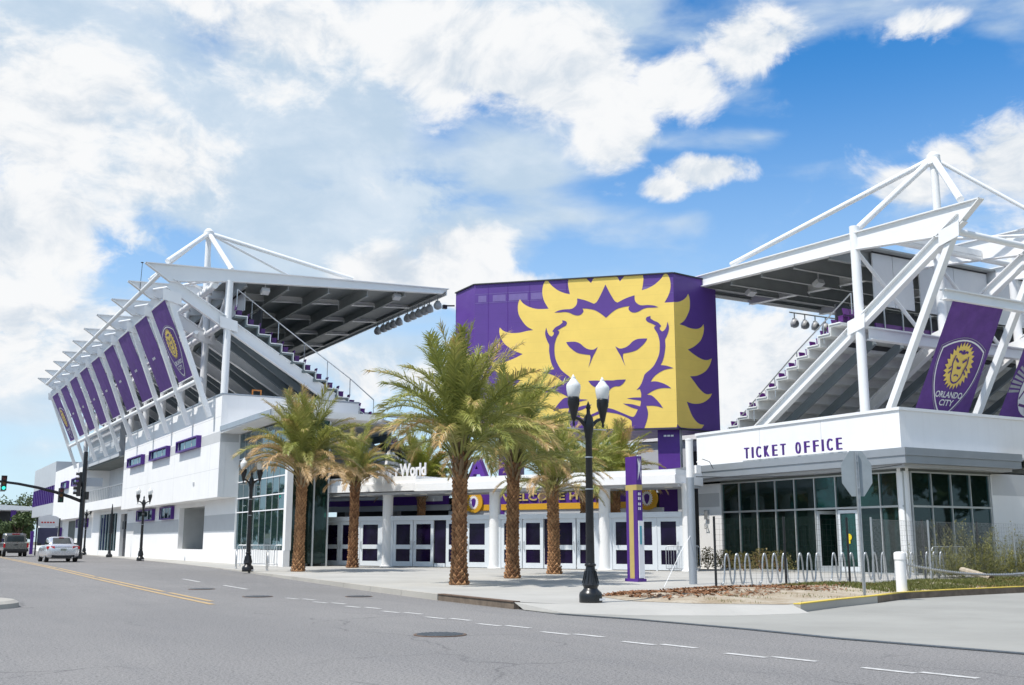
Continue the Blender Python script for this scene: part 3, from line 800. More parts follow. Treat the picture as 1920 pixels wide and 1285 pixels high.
# roof aerial and floodlights hung from the inner roof edges
q = MB(); q.tube([(12.95, 71.3, 17.6), (13.0, 71.3, 19.5)], .018, 5); a_ = build('roof_aerial', q, BLACK, at=(13, 71.3, 17.6)); tag(a_, 'thin dark aerial on the outer roof edge of the street grandstand', 'aerial')
q = MB(); q.lathe((12.99, 71.3, 19.5), [(.02, 0), (.09, .02), (.09, .06), (.02, .08)], 8); build('tip', q, BLACK, a_)
ORD = ['first', 'second', 'third', 'fourth', 'fifth', 'sixth', 'seventh', 'eighth', 'ninth', 'tenth', 'eleventh']
LAMPGREY = mat('floodlight_housing', (0.36, 0.37, 0.39), 0.4, var=0.1, scale=5.0)
def flood(x, y, z, sg, label, group):
    t = thing('floodlight', label, 'floodlight', (x, y, z), group)
    q = MB(); q.lathe((x, y, z - .32), [(.05, .34), (.14, .31), (.24, .20), (.29, .05), (.29, -.05), (.24, -.18), (.12, -.26), (.02, -.27)], 14); build('head', q, LAMPGREY, t, smooth=True)
    q = MB(); q.tube([(x, y, z), (x, y, z + .45)], .04, 6); q.box(x - .16, x + .16, y - .03, y + .03, z - .02, z + .05); build('bracket', q, DECK, t)
    q = MB(); q.lathe((x + sg[0]*.20, y + sg[1]*.20, z - .40), [(.01, .12), (.15, .08), (.17, 0), (.15, -.1), (.01, -.12)], 10); build('lens', q, ALU, t, smooth=True)
    return t
for i, y in enumerate([77.52, 76.35, 75.41, 74.48, 73.38, 71.81, 70.86, 69.84, 68.88, 68.03, 66.67]):
    flood(32.4, y, 18.2, (.8, 0), '%s grey floodlight, counted from the far end of the row under the street grandstand roof' % ORD[i], 'floodlights along the street grandstand roof')
q = MB(); q.tube([(32.4, 66.3, 18.62), (32.4, 78.2, 18.62)], .05, 6); build('lamp_rail', q, DECK, stand_l)
for i, x in enumerate([51.24, 52.2, 53.15, 54.12, 55.07]):
    flood(x, 51.0, 16.05, (0, .8), '%s grey floodlight, counted from the big screen, under the ticket office grandstand roof' % ORD[i], 'floodlights along the ticket office grandstand roof')
q = MB(); q.tube([(50.8, 51.0, 16.48), (55.6, 51.0, 16.48)], .05, 6); build('lamp_rail', q, DECK, stand_r)
# spot heads under the roofs
for (x, y, z, st) in [(19.9, 66.6, 17.55, stand_l), (29.2, 66.6, 18.25, stand_l), (44.4, 42.2, 15.9, stand_r), (43.2, 46.4, 16.1, stand_r)]:
    q = MB(); q.tube([(x, y, z + .5), (x, y, z + .1)], .04, 6); q.obox((x, y, z - .1), (1, 0, 0), (0, .9, -.43), (0, .43, .9), .26, .22, .14); build('spot_head', q, WIND, st)

# ------------------------------------------------------------------ banners with crests
def shield(n=10):
    L = []
    for i in range(n + 1):
        a = -.5 + i / n; L.append((a, .36 + .14 * (1 - (2*a)**2)))
    for i in range(1, 2*n):
        k = i / (2*n); L.append((.5 * math.cos(k*math.pi/2)**.62 * (1 + .10*math.sin(k*math.pi)), .36 - 1.0*k))
    L.append((0, -.64))
    right = L[n+1:-1]
    return L + [(-x, y) for x, y in right[::-1]]
def ring(mb, pts, k0, k1, F, lift):
    c = (0, 0); n = len(pts)
    A_ = [F(x*k0, y*k0, lift) for x, y in pts]; B_ = [F(x*k1, y*k1, lift) for x, y in pts]
    for i in range(n):
        j = (i+1) % n; mb.quad(A_[i], A_[j], B_[j], B_[i])
def lion_badge(fab, F, rx, ry, lift):
    """small sun-maned lion head; F maps (x, y, lift)"""
    g = MB(); pts = []
    N = 26
    for i in range(2*N):
        a = math.pi * i / N + .06; k = 1.0 if i % 2 == 0 else .80
        a2 = a + (.05 if i % 2 == 0 else 0); pts.append((math.sin(a2)*rx*k, math.cos(a2)*ry*k))
    g.poly([F(x, y, lift) for x, y in pts]); build('lion_print', g, YEL, fab, recalc=False)
    g = MB()
    def stroke(P, wd):
        for a, b in zip(P[:-1], P[1:]):
            d = Vector((b[0]-a[0], b[1]-a[1])).normalized(); s = Vector((-d.y, d.x))*wd/2
            g.quad(F(a[0]*rx - s.x*rx, a[1]*ry - s.y*ry, lift*1.6), F(a[0]*rx + s.x*rx, a[1]*ry + s.y*ry, lift*1.6), F(b[0]*rx + s.x*rx, b[1]*ry + s.y*ry, lift*1.6), F(b[0]*rx - s.x*rx, b[1]*ry - s.y*ry, lift*1.6))
    for sg in (-1, 1):
        stroke([(sg*.46, .42), (sg*.52, .1), (sg*.42, -.15), (sg*.36, -.45), (sg*.2, -.66), (0, -.72)], .07)
        stroke([(sg*.14, .16), (sg*.24, .20), (sg*.38, .30)], .09)
        stroke([(0, -.10), (sg*.13, -.05)], .10); stroke([(sg*.02, -.36), (sg*.16, -.42)], .06)
        stroke([(sg*.08, .52), (sg*.2, .60), (sg*.34, .56)], .09); stroke([(sg*.52, -.05), (sg*.66, -.16)], .07); stroke([(sg*.46, -.22), (sg*.60, -.34)], .07)
    stroke([(0, .48), (0, .66)], .16)
    build('lion_lines', g, PURP, fab, recalc=False)
def banner(label, group, C4, kind, seed=0):
    """C4: top-left, top-right, bottom-right, bottom-left as the street sees them"""
    tl, tr, br, bl = [Vector(c) for c in C4]
    nrm = (tr - tl).cross(bl - tl).normalized()
    if nrm.dot(Vector((0, 0, 1.45)) - tl) < 0: nrm = -nrm
    def W(a, b, lift=0.0):
        p = (bl.lerp(br, a)).lerp(tl.lerp(tr, a), b)
        bil = .06*math.sin(math.pi*b)*math.sin(math.pi*a) + .012*math.sin(a*9 + seed + b*5)*math.sin(b*7 + seed)
        return p + nrm*(bil + lift)
    t = thing('hanging_banner', label, 'banner', (tl + tr)/2, group)
    g = MB(); nx, ny = 8, 14; vs = [W(i/nx, j/ny) for i in range(nx+1) for j in range(ny+1)]
    g.add(vs, [(i*(ny+1)+j, (i+1)*(ny+1)+j, (i+1)*(ny+1)+j+1, i*(ny+1)+j+1) for i in range(nx) for j in range(ny)])
    fab = build('fabric', g, BANNER, t, smooth=True, recalc=False)
    for (b_, nm) in ((1.0, 'top_rod'), (0.0, 'bottom_rod')):
        g = MB(); g.tube([W(-.02, b_), W(1.02, b_)], .04, 6); build(nm, g, STEEL, t)
    if kind == 'crest':
        asp = (bl - tl).length / (br - bl).length
        hh = .58 ; cx, cy = .5, .42
        F = lambda x, y, l: W(cx + x*.80, cy + y*hh, l)
        sh = shield()
        g = MB(); ring(g, sh, 1.0, .955, F, .02); build('crest_border', g, WHT, fab, recalc=False)
        g = MB(); ring(g, sh, 1.06, 1.045, F, .02); build('crest_edge', g, LAMPGREY, fab, recalc=False)
        F2 = lambda x, y, l: W(cx + x, cy + .07 + y, l)
        lion_badge(fab, F2, .26, .205, .025)
        # lettering
        ux = (br - bl).normalized(); vy = (tl - bl).normalized()
        for word, yy, wd in (('ORLANDO', .215, .50), ('CITY', .145, .26)):
            g = MB(); vs, fs = text2d(word, .02); xs = [p[0] for p in vs]; k = wd / (max(xs) - min(xs)); mid = (max(xs) + min(xs))/2
            g.add([W(.5 + (x - mid)*k, yy + y*.052, .03) for x, y in vs], fs); build('crest_lettering', g, WHT, fab, recalc=False)
    elif kind == 'mark':
        g = MB()
        for k in range(4):
            a = .40 + .055*k; g.quad(W(a, .44, .02), W(a + .035, .44, .02), W(a + .035, .475, .02), W(a, .475, .02))
        build('white_mark', g, WHT, fab, recalc=False)
    elif kind == 'ball':
        F = lambda x, y, l: W(.56 + x, .36 + y, l)
        g = MB(); g.poly([F(.34*math.cos(i*math.pi/14), .25*math.sin(i*math.pi/14), .02) for i in range(28)]); build('ball_print', g, WHT, fab, recalc=False)
        g = MB()
        def seg(a, b, wd=.012):
            d = Vector((b[0]-a[0], b[1]-a[1])).normalized(); s = Vector((-d.y, d.x))*wd
            g.quad(F(a[0]-s.x, a[1]-s.y, .03), F(a[0]+s.x, a[1]+s.y, .03), F(b[0]+s.x, b[1]+s.y, .03), F(b[0]-s.x, b[1]-s.y, .03))
        for k in range(6):
            a0, a1 = k*math.pi/3, (k+1)*math.pi/3
            p0, p1 = (.13*math.cos(a0), .10*math.sin(a0)), (.13*math.cos(a1), .10*math.sin(a1)); seg(p0, p1)
            o = (.24*math.cos(a0), .18*math.sin(a0)); seg(p0, o); am = a0 + .5
            seg(o, (.33*math.cos(a0+.4), .24*math.sin(a0+.4))); seg(o, (.33*math.cos(a0-.4), .24*math.sin(a0-.4)))
        build('ball_seams', g, SEATM, fab, recalc=False)
        g = MB()
        for k in range(16):
            a0 = 1.4 + k*.12; r0, r1 = .36, .62
            p = [(math.cos(a0)*r0, math.sin(a0)*r0*.75), (math.cos(a0)*r1*.9, math.sin(a0)*r1*.62), (math.cos(a0+.07)*r1*.9, math.sin(a0+.07)*r1*.62), (math.cos(a0+.07)*r0, math.sin(a0+.07)*r0*.75)]
            g.quad(*[F(x, y, .02) for x, y in p])
        build('ray_print', g, LAMPGREY, fab, recalc=False)
    return t
for i in range(9):
    s0 = FL[i] + .3; s1 = FL[i] + 4.15; Y0, Y1 = 65.95 + s0, 65.95 + s1
    k = 'crest' if i in (0, 8) else 'mark'
    lab = {0: 'purple lion crest banner nearest the camera on the street grandstand', 8: 'purple lion crest banner at the far end of the street grandstand'}.get(i, 'plain purple banner, %s counted from the camera, on the street grandstand' % ['', 'second', 'third', 'fourth', 'fifth', 'sixth', 'seventh', 'eighth'][i % 8])
    banner(lab, 'purple banners on the street grandstand', [(13.52, Y1, 16.12), (13.52, Y0, 16.12), (15.72, Y0 + .75, 11.62), (15.72, Y1 + .75, 11.62)], k, i)
banner('large purple banner with lion crest and lettering above the ticket office', 'purple banners above the ticket office', [(41.34, 31.2, 12.32), (44.95, 31.2, 12.32), (45.9, 34.5, 7.2), (42.0, 34.5, 7.2)], 'crest', 2)
banner('purple banner with white ball print at the right picture edge above the ticket office', 'purple banners above the ticket office', [(47.5, 31.2, 12.32), (51.1, 31.2, 12.32), (52.0, 34.5, 7.2), (48.2, 34.5, 7.2)], 'ball', 5)

# ------------------------------------------------------------------ long white building under the street grandstand
ob = thing('stadium_building', 'long white building with purple windows and glass corner along the street', 'building', (18.04, 64.45, 0.15))
def opart(name, mb, m, par=None, **k): return build(name, mb, m, par or ob, **k)
XU, XL, YE = 16.9, 18.04, 64.45
# upper white volume (near wing), hollow box of thick walls
g = MB(); g.box(XU, XU + .35, YE, 95.0, 4.06, 10.22); opart('upper_wall', g, WALL)
g = MB(); g.prism([(XU + .352, YE, 7.86), (XU + .352, YE, 10.22), (25.75, YE, 10.22), (25.75, YE, 9.02), (23.0, YE, 8.55), (XL + .0, YE, 7.86)], (0, .35, 0)); opart('end_wall', g, WALL)
g = MB(); g.prism([(XU + .352, YE + .004, 4.06), (XU + .352, YE + .004, 7.856), (XL + .35, YE + .004, 7.856), (XL + .35, YE + .004, 4.06)], (0, .34, 0)); opart('end_wall', g, WALL)
g = MB(); g.box(XU + .352, 26.0, YE + .36, 95.0, 9.85, 10.0); opart('roof', g, WIND)
for y in (66.6, 76.2, 85.0, 93.4):
    g = MB(); g.box(XU - .003, XU - .001, y, y + .02, 4.1, 7.34); opart('wall_joint', g, STRIPE)
for z in (5.75, 8.9):
    g = MB(); g.box(XU - .003, XU - .001, YE + .02, 94.9, z, z + .018); opart('wall_joint', g, STRIPE)
g = MB(); g.box(XU - .05, XU - .002, 70.2, 70.5, 5.0, 5.2); opart('wall_vent', g, CLAD)
g = MB(); g.box(XU - .05, XU - .002, 88.0, 88.3, 5.0, 5.2); opart('wall_vent', g, CLAD)
g = MB(); g.box(XU + .352, XL + .4, YE + .36, 95.0, 4.06, 4.2); opart('soffit', g, WALL)
g = MB(); g.box(XU + .352, 26, 94.65, 95.0, 4.2, 9.8); opart('end_wall', g, WALL)
for (a, b) in ((YE + .0, 95.0),):
    g = MB(); g.box(XU - .04, XU + .4, YE - .04, 95.04, 10.225, 10.32); opart('parapet_cap', g, CANOPY)
    g = MB(); g.box(XU + .405, 25.8, YE - .04, YE + .4, 10.225, 10.32); opart('parapet_cap', g, CANOPY)
# painted grey stripes between the windows
WIN = [(74.75, 69.0), (83.5, 77.7), (92.1, 86.4)]
ed = [95.0] + sorted([y for a in WIN for y in a], reverse=True) + [YE]
for a, b in zip(ed[0::2], ed[1::2]):
    g = MB(); g.box(XU - .004, XU - .001, b + .02, a - .02, 7.36, 8.0); opart('grey_stripe', g, STRIPE)
g = MB(); g.box(XU + .02, XL, YE - .004, YE - .001, 7.36, 7.84); opart('grey_stripe', g, STRIPE)
def hood_window(x, y0, y1, z0, z1, par=None, dep=.32, panes=3):
    f = MB(); t_ = .09
    f.box(x - dep, x + .05, y0, y1, z1 - t_, z1); f.box(x - dep, x + .05, y0, y1, z0, z0 + t_)
    f.box(x - dep, x + .05, y0, y0 + t_, z0 + t_, z1 - t_); f.box(x - dep, x + .05, y1 - t_, y1, z0 + t_, z1 - t_)
    wdw = opart('window', f, PURP)
    ps = (y1 - y0 - 2*t_) / panes
    for k in range(panes):
        q = MB(); q.box(x - .14, x - .12, y0 + t_ + ps*k + .03, y0 + t_ + ps*(k+1) - .03, z0 + t_, z1 - t_); build('pane', q, GLASSB, wdw)
        q = MB(); q.box(x - .16, x - .10, y0 + t_ + ps*(k+1) - .03, y0 + t_ + ps*(k+1) + .03, z0 + t_, z1 - t_); build('mullion', q, WHT, wdw)
    q = MB(); q.box(x - .012, x - .006, y0 + t_, y1 - t_, z0 + t_, z1 - t_); build('reveal', q, DARK, wdw)
for (y1, y0) in WIN: hood_window(XU, y0, y1, 7.36, 8.12)
# lower wall with alcoves and windows
LY = [YE, 71.8, 78.9, 95.0, 103.0, 112.3, 117.0, 160.0]
def wallseg(y0, y1, z0, z1, x=XL): g = MB(); g.box(x, x + .35, y0, y1, z0, z1); return opart('lower_wall', g, WALL)
wallseg(YE + .36, 71.8, .05, 4.055); wallseg(71.8, 78.9, .05, .92); wallseg(71.8, 78.9, 3.78, 4.055)
wallseg(78.9, 98.3, .05, 4.055); wallseg(98.3, 101.2, 3.85, 5.2); wallseg(101.2, 103.0, .05, 5.2)
wallseg(103.0, 112.2, .05, 0.6); wallseg(103.0, 112.2, 4.0, 5.2); wallseg(112.2, 117, .05, 5.2); wallseg(117, 136, .05, 4.0)
g = MB(); g.box(XL, XL + .35, YE, YE + .355, .05, 4.055); opart('lower_wall', g, WALL)
g = MB(); g.box(XL + .36, XL + 2.2, 71.6, 71.8, .9, 3.8); g.box(XL + .36, XL + 2.2, 78.9, 79.1, .9, 3.8); g.box(XL + 2.2, XL + 2.4, 71.6, 79.1, .9, 3.8); g.box(XL + .36, XL + 2.2, 71.8, 78.9, .75, .9); g.box(XL + .36, XL + 2.2, 71.8, 78.9, 3.8, 3.9); opart('alcove', g, CONC)
for (y0, y1, z0, z1) in ((80.5, 84.4, 3.05, 3.98), (87.0, 93.2, 3.05, 3.95)): hood_window(XL, y0, y1, z0, z1, dep=.25)
g = MB(); g.box(XL - .004, XL - .001, YE + .02, 71.78, 2.1, 3.1); opart('grey_stripe', g, STRIPE)  # grey band: stripe paint together with the overhang's shadow put into the colour
g = MB(); g.box(XL - .004, XL - .001, 79.0, 98.2, 2.1, 3.0); opart('grey_stripe', g, STRIPE)  # same band, stripe paint and overhang shadow in one grey
g = MB(); g.box(XL + .1, XL + .12, 103.0, 112.2, .6, 4.0); opart('shop_window', g, GLASSB)
for k in range(7):
    g = MB(); y = 103.0 + k*1.53; g.box(XL + .05, XL + .15, y - .04, y + .04, .6, 4.0); opart('mullion', g, ALU)
g = MB(); g.box(XL + .3, XL + .35, 98.3, 101.2, .1, 3.85); opart('door', g, DARK)
g = MB(); g.box(XL - .02, XL + .1, 99.0, 100.2, 2.5, 3.2); opart('wall_sign', g, BLACK)
# grey clad box over the recessed balcony, then the far white wing
g = MB(); g.box(16.9, 19.0, 97.8, 114.5, 8.75, 11.9); opart('clad_volume', g, CLAD)
for k in range(1, 6):
    g = MB(); g.box(16.88, 16.899, 97.8, 114.5, 8.75 + k*.53, 8.75 + k*.53 + .025); opart('clad_joint', g, STRIPE)
g = MB(); g.box(19.4, 19.6, 95.0, 117.0, 5.2, 8.75); opart('recess_wall', g, CLAD)
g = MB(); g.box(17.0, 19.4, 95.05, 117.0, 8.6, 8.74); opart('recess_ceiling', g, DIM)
g = MB(); g.box(16.9, 19.4, 95.05, 116.4, 4.35, 5.2); opart('balcony', g, WALL)
g = MB(); g.box(19.3, 19.39, 100.5, 103.5, 6.8, 7.7); opart('screen', g, BLACK)
g = MB(); g.tube([(17.05, 95.3, 6.3), (17.05, 116.0, 6.3)], .04, 6); opart('balcony_rail', g, GALV)
for k in range(22):
    y = 95.5 + k*.95; g = MB(); g.box(17.03, 17.07, y, y + .05, 5.2, 6.28); opart('baluster', g, GALV)
g = MB(); g.box(16.9, 17.25, 116.6, 138.5, 3.85, 9.6); opart('upper_wall', g, WALL)
g = MB(); g.box(17.26, 26, 116.6, 116.95, 3.85, 9.6); opart('end_wall', g, WALL)
g = MB(); g.box(17.26, 18.3, 117, 138.4, 3.85, 4.0); opart('soffit', g, WALL)
for (y0, y1) in ((119.5, 123.0), (126.5, 131.0)): hood_window(16.9, y0, y1, 7.2, 8.0)
for (y0, y1) in ((119, 121.3), (123.5, 126)): hood_window(XL, y0, y1, 2.9, 3.8, dep=.25)
g = MB(); g.box(XL - .02, XL + .1, 128, 133, 1.2, 3.7); opart('alcove', g, DIM)
g = MB(); g.box(16.9, 17.3, 138.6, 160.0, 8.1, 10.9); opart('clad_volume', g, CLAD)
g = MB(); g.box(17.3, 26, 138.6, 139.0, 3.0, 10.9); opart('clad_volume', g, CLAD)
g = MB(); g.box(16.9, 17.3, 138.6, 160.0, 4.6, 6.0); opart('clad_volume', g, CLAD)
g = MB(); g.box(17.0, 17.1, 138.6, 160.0, 6.0, 8.1); opart('purple_glazing', g, GLASSB)
for k in range(12):
    y = 139 + k*1.85; g = MB(); g.box(16.86, 17.12, y, y + .45, 6.0, 8.1); opart('purple_fin', g, PURP)
g = MB(); g.box(XL, XL + .4, 136.0, 162.0, .05, 4.6); opart('lower_wall', g, WALL)
g = MB(); g.box(XL - .004, XL - .001, 137.0, 161.0, 1.9, 2.9); opart('grey_stripe', g, STRIPE)
# canopy and glass curtain wall at the corner
g = MB(); g.prism([(XU, YE - .002, 7.86), (XU, 54.6, 7.98), (XU, 54.6, 8.32), (XU, YE - .002, 8.2)], (6.3, 0, 0)); opart('canopy', g, WALL)
g = MB(); g.box(XU - .05, XU - .002, 54.55, YE - .01, 7.98, 8.28); opart('canopy_edge', g, CANOPY)
g = MB(); g.prism([(XU + 6.31, 55.5, 8.0), (25.8, 58, 8.0), (25.8, YE - .01, 8.0), (XU + 6.31, YE - .01, 8.0)], (0, 0, .3)); opart('canopy', g, CLAD)
GY0, GY1 = 55.45, 64.43
g = MB(); g.box(XL - .05, XL + .3, 55.0, GY1, .1, .98); opart('plinth', g, WALL)
npn = 8; dy = (GY1 - GY0) / npn; zs = [.99, 3.14, 3.97, 4.93, 6.3, 7.84]
for i in range(npn):
    for j in range(5):
        q = MB(); q.box(XL + .10, XL + .13, GY0 + dy*i + .03, GY0 + dy*(i+1) - .03, zs[j] + .03, zs[j+1] - .03); opart('pane', q, GLASSB)
for i in range(npn + 1):
    q = MB(); q.box(XL + .08, XL + .16, GY0 + dy*i - .02, GY0 + dy*i + .02, .985, 7.84); opart('mullion', q, ALU)
for z in zs[1:-1]:
    q = MB(); q.box(XL + .04, XL + .078, GY0, GY1, z - .03, z + .03); opart('transom', q, WHT)
g = MB(); g.box(XL + .02, XL + .35, 55.0, 55.4, .985, 7.9); opart('corner_post', g, WALL)
g = MB(); g.box(XL + .36, 20.4, 55.15, 55.2, .3, 7.9); opart('side_glass', g, GLASS)
for x in (18.8, 19.6, 20.4):
    g = MB(); g.box(x - .04, x + .04, 55.08, 55.25, .15, 7.9); opart('mullion', g, ALU)
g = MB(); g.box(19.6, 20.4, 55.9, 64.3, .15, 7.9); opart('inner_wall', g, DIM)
g = MB(); g.box(XL + .2, 19.5, 55.5, 64.3, .1, .3); opart('floor_slab', g, CONC)
# an orange work trestle on the roof by the end wall
t = thing('work_trestle', 'small orange trestle standing on the white roof edge under the street grandstand', 'trestle', (19.1, 64.8, 10.32))
for (a, b, nm) in [((18.8, 64.75, 10.66), (19.4, 64.75, 10.66), 'rail'), ((18.84, 64.75, 10.33), (18.84, 64.75, 10.62), 'leg'), ((19.36, 64.75, 10.33), (19.36, 64.75, 10.62), 'leg')]:
    q = MB(); q.bar(a, b, .07); build(nm, q, MAT.get('orange_paint') or mat('orange_paint', (.55, .2, .04), .5), t)

# ------------------------------------------------------------------ ticket office
to = thing('ticket_office', 'white ticket office with dark glass walls and a grey wrap-round canopy', 'ticket office', (34.6, 29.0, 0.15))
def tp(name, mb, m, par=None, **k): return build(name, mb, m, par or to, **k)
X0, Y0 = 34.6, 29.0
# parapet volume
g = MB(); g.box(X0, X0 + .35, Y0, 41.5, 4.9, 6.62); tp('parapet_wall', g, WALL)
g = MB(); g.box(X0 + .352, 62, Y0, Y0 + .35, 4.9, 6.62); tp('parapet_wall', g, WALL)
g = MB(); g.box(X0 - .06, X0 + .4, Y0 - .06, 41.55, 6.622, 6.74); tp('parapet_cap', g, STEEL)
g = MB(); g.box(X0 + .402, 62, Y0 - .06, Y0 + .4, 6.622, 6.74); tp('parapet_cap', g, STEEL)
g = MB(); g.box(X0 + .35, 62, Y0 + .36, 41.4, 5.9, 6.1); tp('roof', g, CONC)
g = MB(); g.box(X0 + .352, 62, 41.15, 41.5, .1, 5.88); tp('rear_wall', g, WALL)
for y in (37.0, 33.2):
    g = MB(); g.box(X0 - .003, X0 - .001, y, y + .02, 5.0, 6.6); tp('wall_joint', g, STRIPE)
# canopy (two stepped bands), L shaped
def L_canopy(x0, y0, z0, z1, ylen, xlen, m, nm):
    g = MB(); g.prism([(x0, y0, z0), (xlen, y0, z0), (xlen, Y0 - .002, z0), (X0 - .002, Y0 - .002, z0), (X0 - .002, ylen, z0), (x0, ylen, z0)], (0, 0, z1 - z0)); return tp(nm, g, m)
L_canopy(33.6, 28.0, 4.72, 5.02, 42.6, 40.75, CANOPY, 'canopy')
L_canopy(33.64, 28.04, 4.42, 4.716, 42.6, 40.71, CANOPY, 'canopy')
L_canopy(33.95, 28.35, 4.30, 4.416, 42.4, 40.5, CLAD, 'canopy_soffit')
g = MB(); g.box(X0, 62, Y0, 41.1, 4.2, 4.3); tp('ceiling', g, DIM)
# left wall stub and right wall
g = MB(); g.box(X0, X0 + .35, 39.85, 41.5, .1, 4.295); tp('wall', g, WALL)
g = MB(); g.box(X0 - .004, X0 - .001, 39.95, 41.48, 3.1, 3.75); tp('grey_stripe', g, STRIPE)
g = MB(); g.box(39.95, 62, Y0, Y0 + .35, .1, 4.295); tp('wall', g, WALL)
g = MB(); g.box(41.3, 62, Y0 - .003, Y0 - .001, 4.9, 4.897 + .1); tp('wall_joint', g, STRIPE)
g = MB(); g.box(40.0, 62, Y0 - .004, Y0 - .001, 3.35, 4.25); tp('grey_stripe', g, STRIPE)
# glazing
YS = [39.80, 38.60, 37.41, 36.21, 35.01, 33.81, 32.61, 31.44, 30.25, 29.06]
def vpane(a, b, z0, z1, nm='pane'):
    q = MB(); q.box(X0 + .08, X0 + .10, b + .02, a - .02, z0, z1); return tp(nm, q, GLASS)
for i, (a, b) in enumerate(zip(YS[:-1], YS[1:])):
    vpane(a, b, 2.86, 4.15)
    if i not in (5, 6): vpane(a, b, .22, 2.78)
for y in YS:
    q = MB(); q.box(X0 + .02, X0 + .14, y - .025, y + .025, .16, 4.2); tp('mullion', q, ALU)
q = MB(); q.box(X0 + .0, X0 + .018, YS[-1], YS[0], 2.78, 2.86); tp('transom', q, ALU)
q = MB(); q.box(X0 + .0, X0 + .018, YS[-1], YS[0], 4.14, 4.2); tp('transom', q, ALU)
q = MB(); q.box(X0 + .0, X0 + .018, YS[-1], YS[0], .15, .22); tp('sill', q, ALU)
XS = [35.08, 36.25, 37.45, 38.65, 39.87]
for a, b in zip(XS[:-1], XS[1:]):
    for z0, z1 in ((.22, 2.78), (2.86, 4.15)):
        q = MB(); q.box(a + .02, b - .02, Y0 + .08, Y0 + .10, z0, z1); tp('pane', q, GLASS)
for x in XS:
    q = MB(); q.box(x - .025, x + .025, Y0 + .02, Y0 + .14, .16, 4.2); tp('mullion', q, ALU)
for z0, z1 in ((2.78, 2.86), (4.14, 4.2), (.15, .22)):
    q = MB(); q.box(XS[0], XS[-1], Y0, Y0 + .018, z0, z1); tp('transom', q, ALU)
q = MB(); q.tube([(X0 + .22, Y0 + .22, .15), (X0 + .22, Y0 + .22, 4.3)], .24, 20); tp('corner_column', q, STEEL, smooth=40)
q = MB(); q.tube([(36.6, 36.0, .15), (36.6, 36.0, 4.2)], .3, 20); tp('inner_column', q, WALL, smooth=40)
q = MB(); q.tube([(37.4, 31.6, .15), (37.4, 31.6, 4.2)], .3, 20); tp('inner_column', q, WALL, smooth=40)
# door pair: one leaf open, one with a yellow round sticker
def leaf(o, u, y_w, open_):
    f = MB(); u = Vector(u); o = Vector(o); n_ = Vector((u.y, -u.x, 0))
    def bx(a, b, z0, z1, th=.05): f.obox(o + u*(a + b)/2 + Vector((0, 0, (z0 + z1)/2)), u, n_, (0, 0, 1), (b - a)/2, th/2, (z1 - z0)/2)
    bx(0, .12, .17, 2.74); bx(y_w - .12, y_w, .17, 2.74); bx(.12, y_w - .12, 2.6, 2.74); bx(.12, y_w - .12, .17, .42)
    d = tp('door', f, DOORM)
    f = MB(); f.obox(o + u*y_w/2 + Vector((0, 0, 1.5)), u, n_, (0, 0, 1), y_w/2 - .13, .01, 1.08); build('pane', f, GLASS, d)
    f = MB(); h = o + u*(y_w - .06) + n_*.09; f.tube([h + Vector((0, 0, .9)), h + Vector((0, 0, 1.5))], .018, 6); build('handle', f, GALV, d)
    return d
leaf((X0 + .09, 33.78, 0), (.97, -.24, 0), 1.12, True)
d2 = leaf((X0 + .09, 31.50, 0), (0, 1, 0), 1.08, False)
q = MB(); q.tube([(X0 + .06, 32.02, 1.62), (X0 + .075, 32.02, 1.62)], .14, 14); q.box(X0 + .062, X0 + .073, 31.96, 32.06, 1.36, 1.5); build('sticker', q, mat('sticker_yellow', (.8, .62, .02), .5), d2)
# room behind the glass
q = MB(); q.box(X0 + .2, 61.9, Y0 + .36, 41.1, .1, .16); tp('floor_slab', q, CONC)
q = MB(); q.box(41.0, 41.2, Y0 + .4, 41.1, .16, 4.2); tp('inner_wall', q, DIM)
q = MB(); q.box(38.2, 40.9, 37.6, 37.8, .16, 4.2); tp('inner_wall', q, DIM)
q = MB(); q.box(38.6, 39.2, 30.8, 37.0, .16, 1.2); tp('counter', q, PURP)
q = MB(); q.box(36.0, 37.6, 38.4, 40.4, .16, .9); tp('counter', q, WHT)
# lettering on the canopy edge, each letter a part
txt = 'TICKET OFFICE'; n = len(txt); ya, yb = 37.15, 31.1
adv = {'I': .5}; tot = sum(adv.get(c, 1.0) if c != ' ' else .75 for c in txt); y = ya
for c in txt:
    wdt = (adv.get(c, 1.0) if c != ' ' else .75) * (ya - yb) / tot
    if c != ' ':
        g = MB(); add_text(g, c, (33.72, y - wdt/2, 5.16), (0, -1, 0), (0, 0, 1), .50, wd=(.06 if c == 'I' else .265), center=True, bold=.0, depth=.09, nrm=(-1, 0, 0)); tp('letter', g, PURP)
    y -= wdt
q = MB(); q.box(33.74, 33.8, yb - .05, ya + .1, 5.03, 5.09); tp('letter_rail', q, ALU)
# wall lamp and meter on the left stub
q = MB(); q.box(X0 - .12, X0 - .001, 40.72, 40.98, 2.5, 2.95); f_ = tp('wall_lamp', q, GALV)
q = MB(); q.tube([(X0 - .08, 40.85, 2.5), (X0 - .12, 40.85, 2.3), (X0 - .12, 40.75, 2.1), (X0 - .1, 40.95, 2.05), (X0 - .1, 40.95, 2.3)], .03, 6); build('conduit', q, GALV, f_)

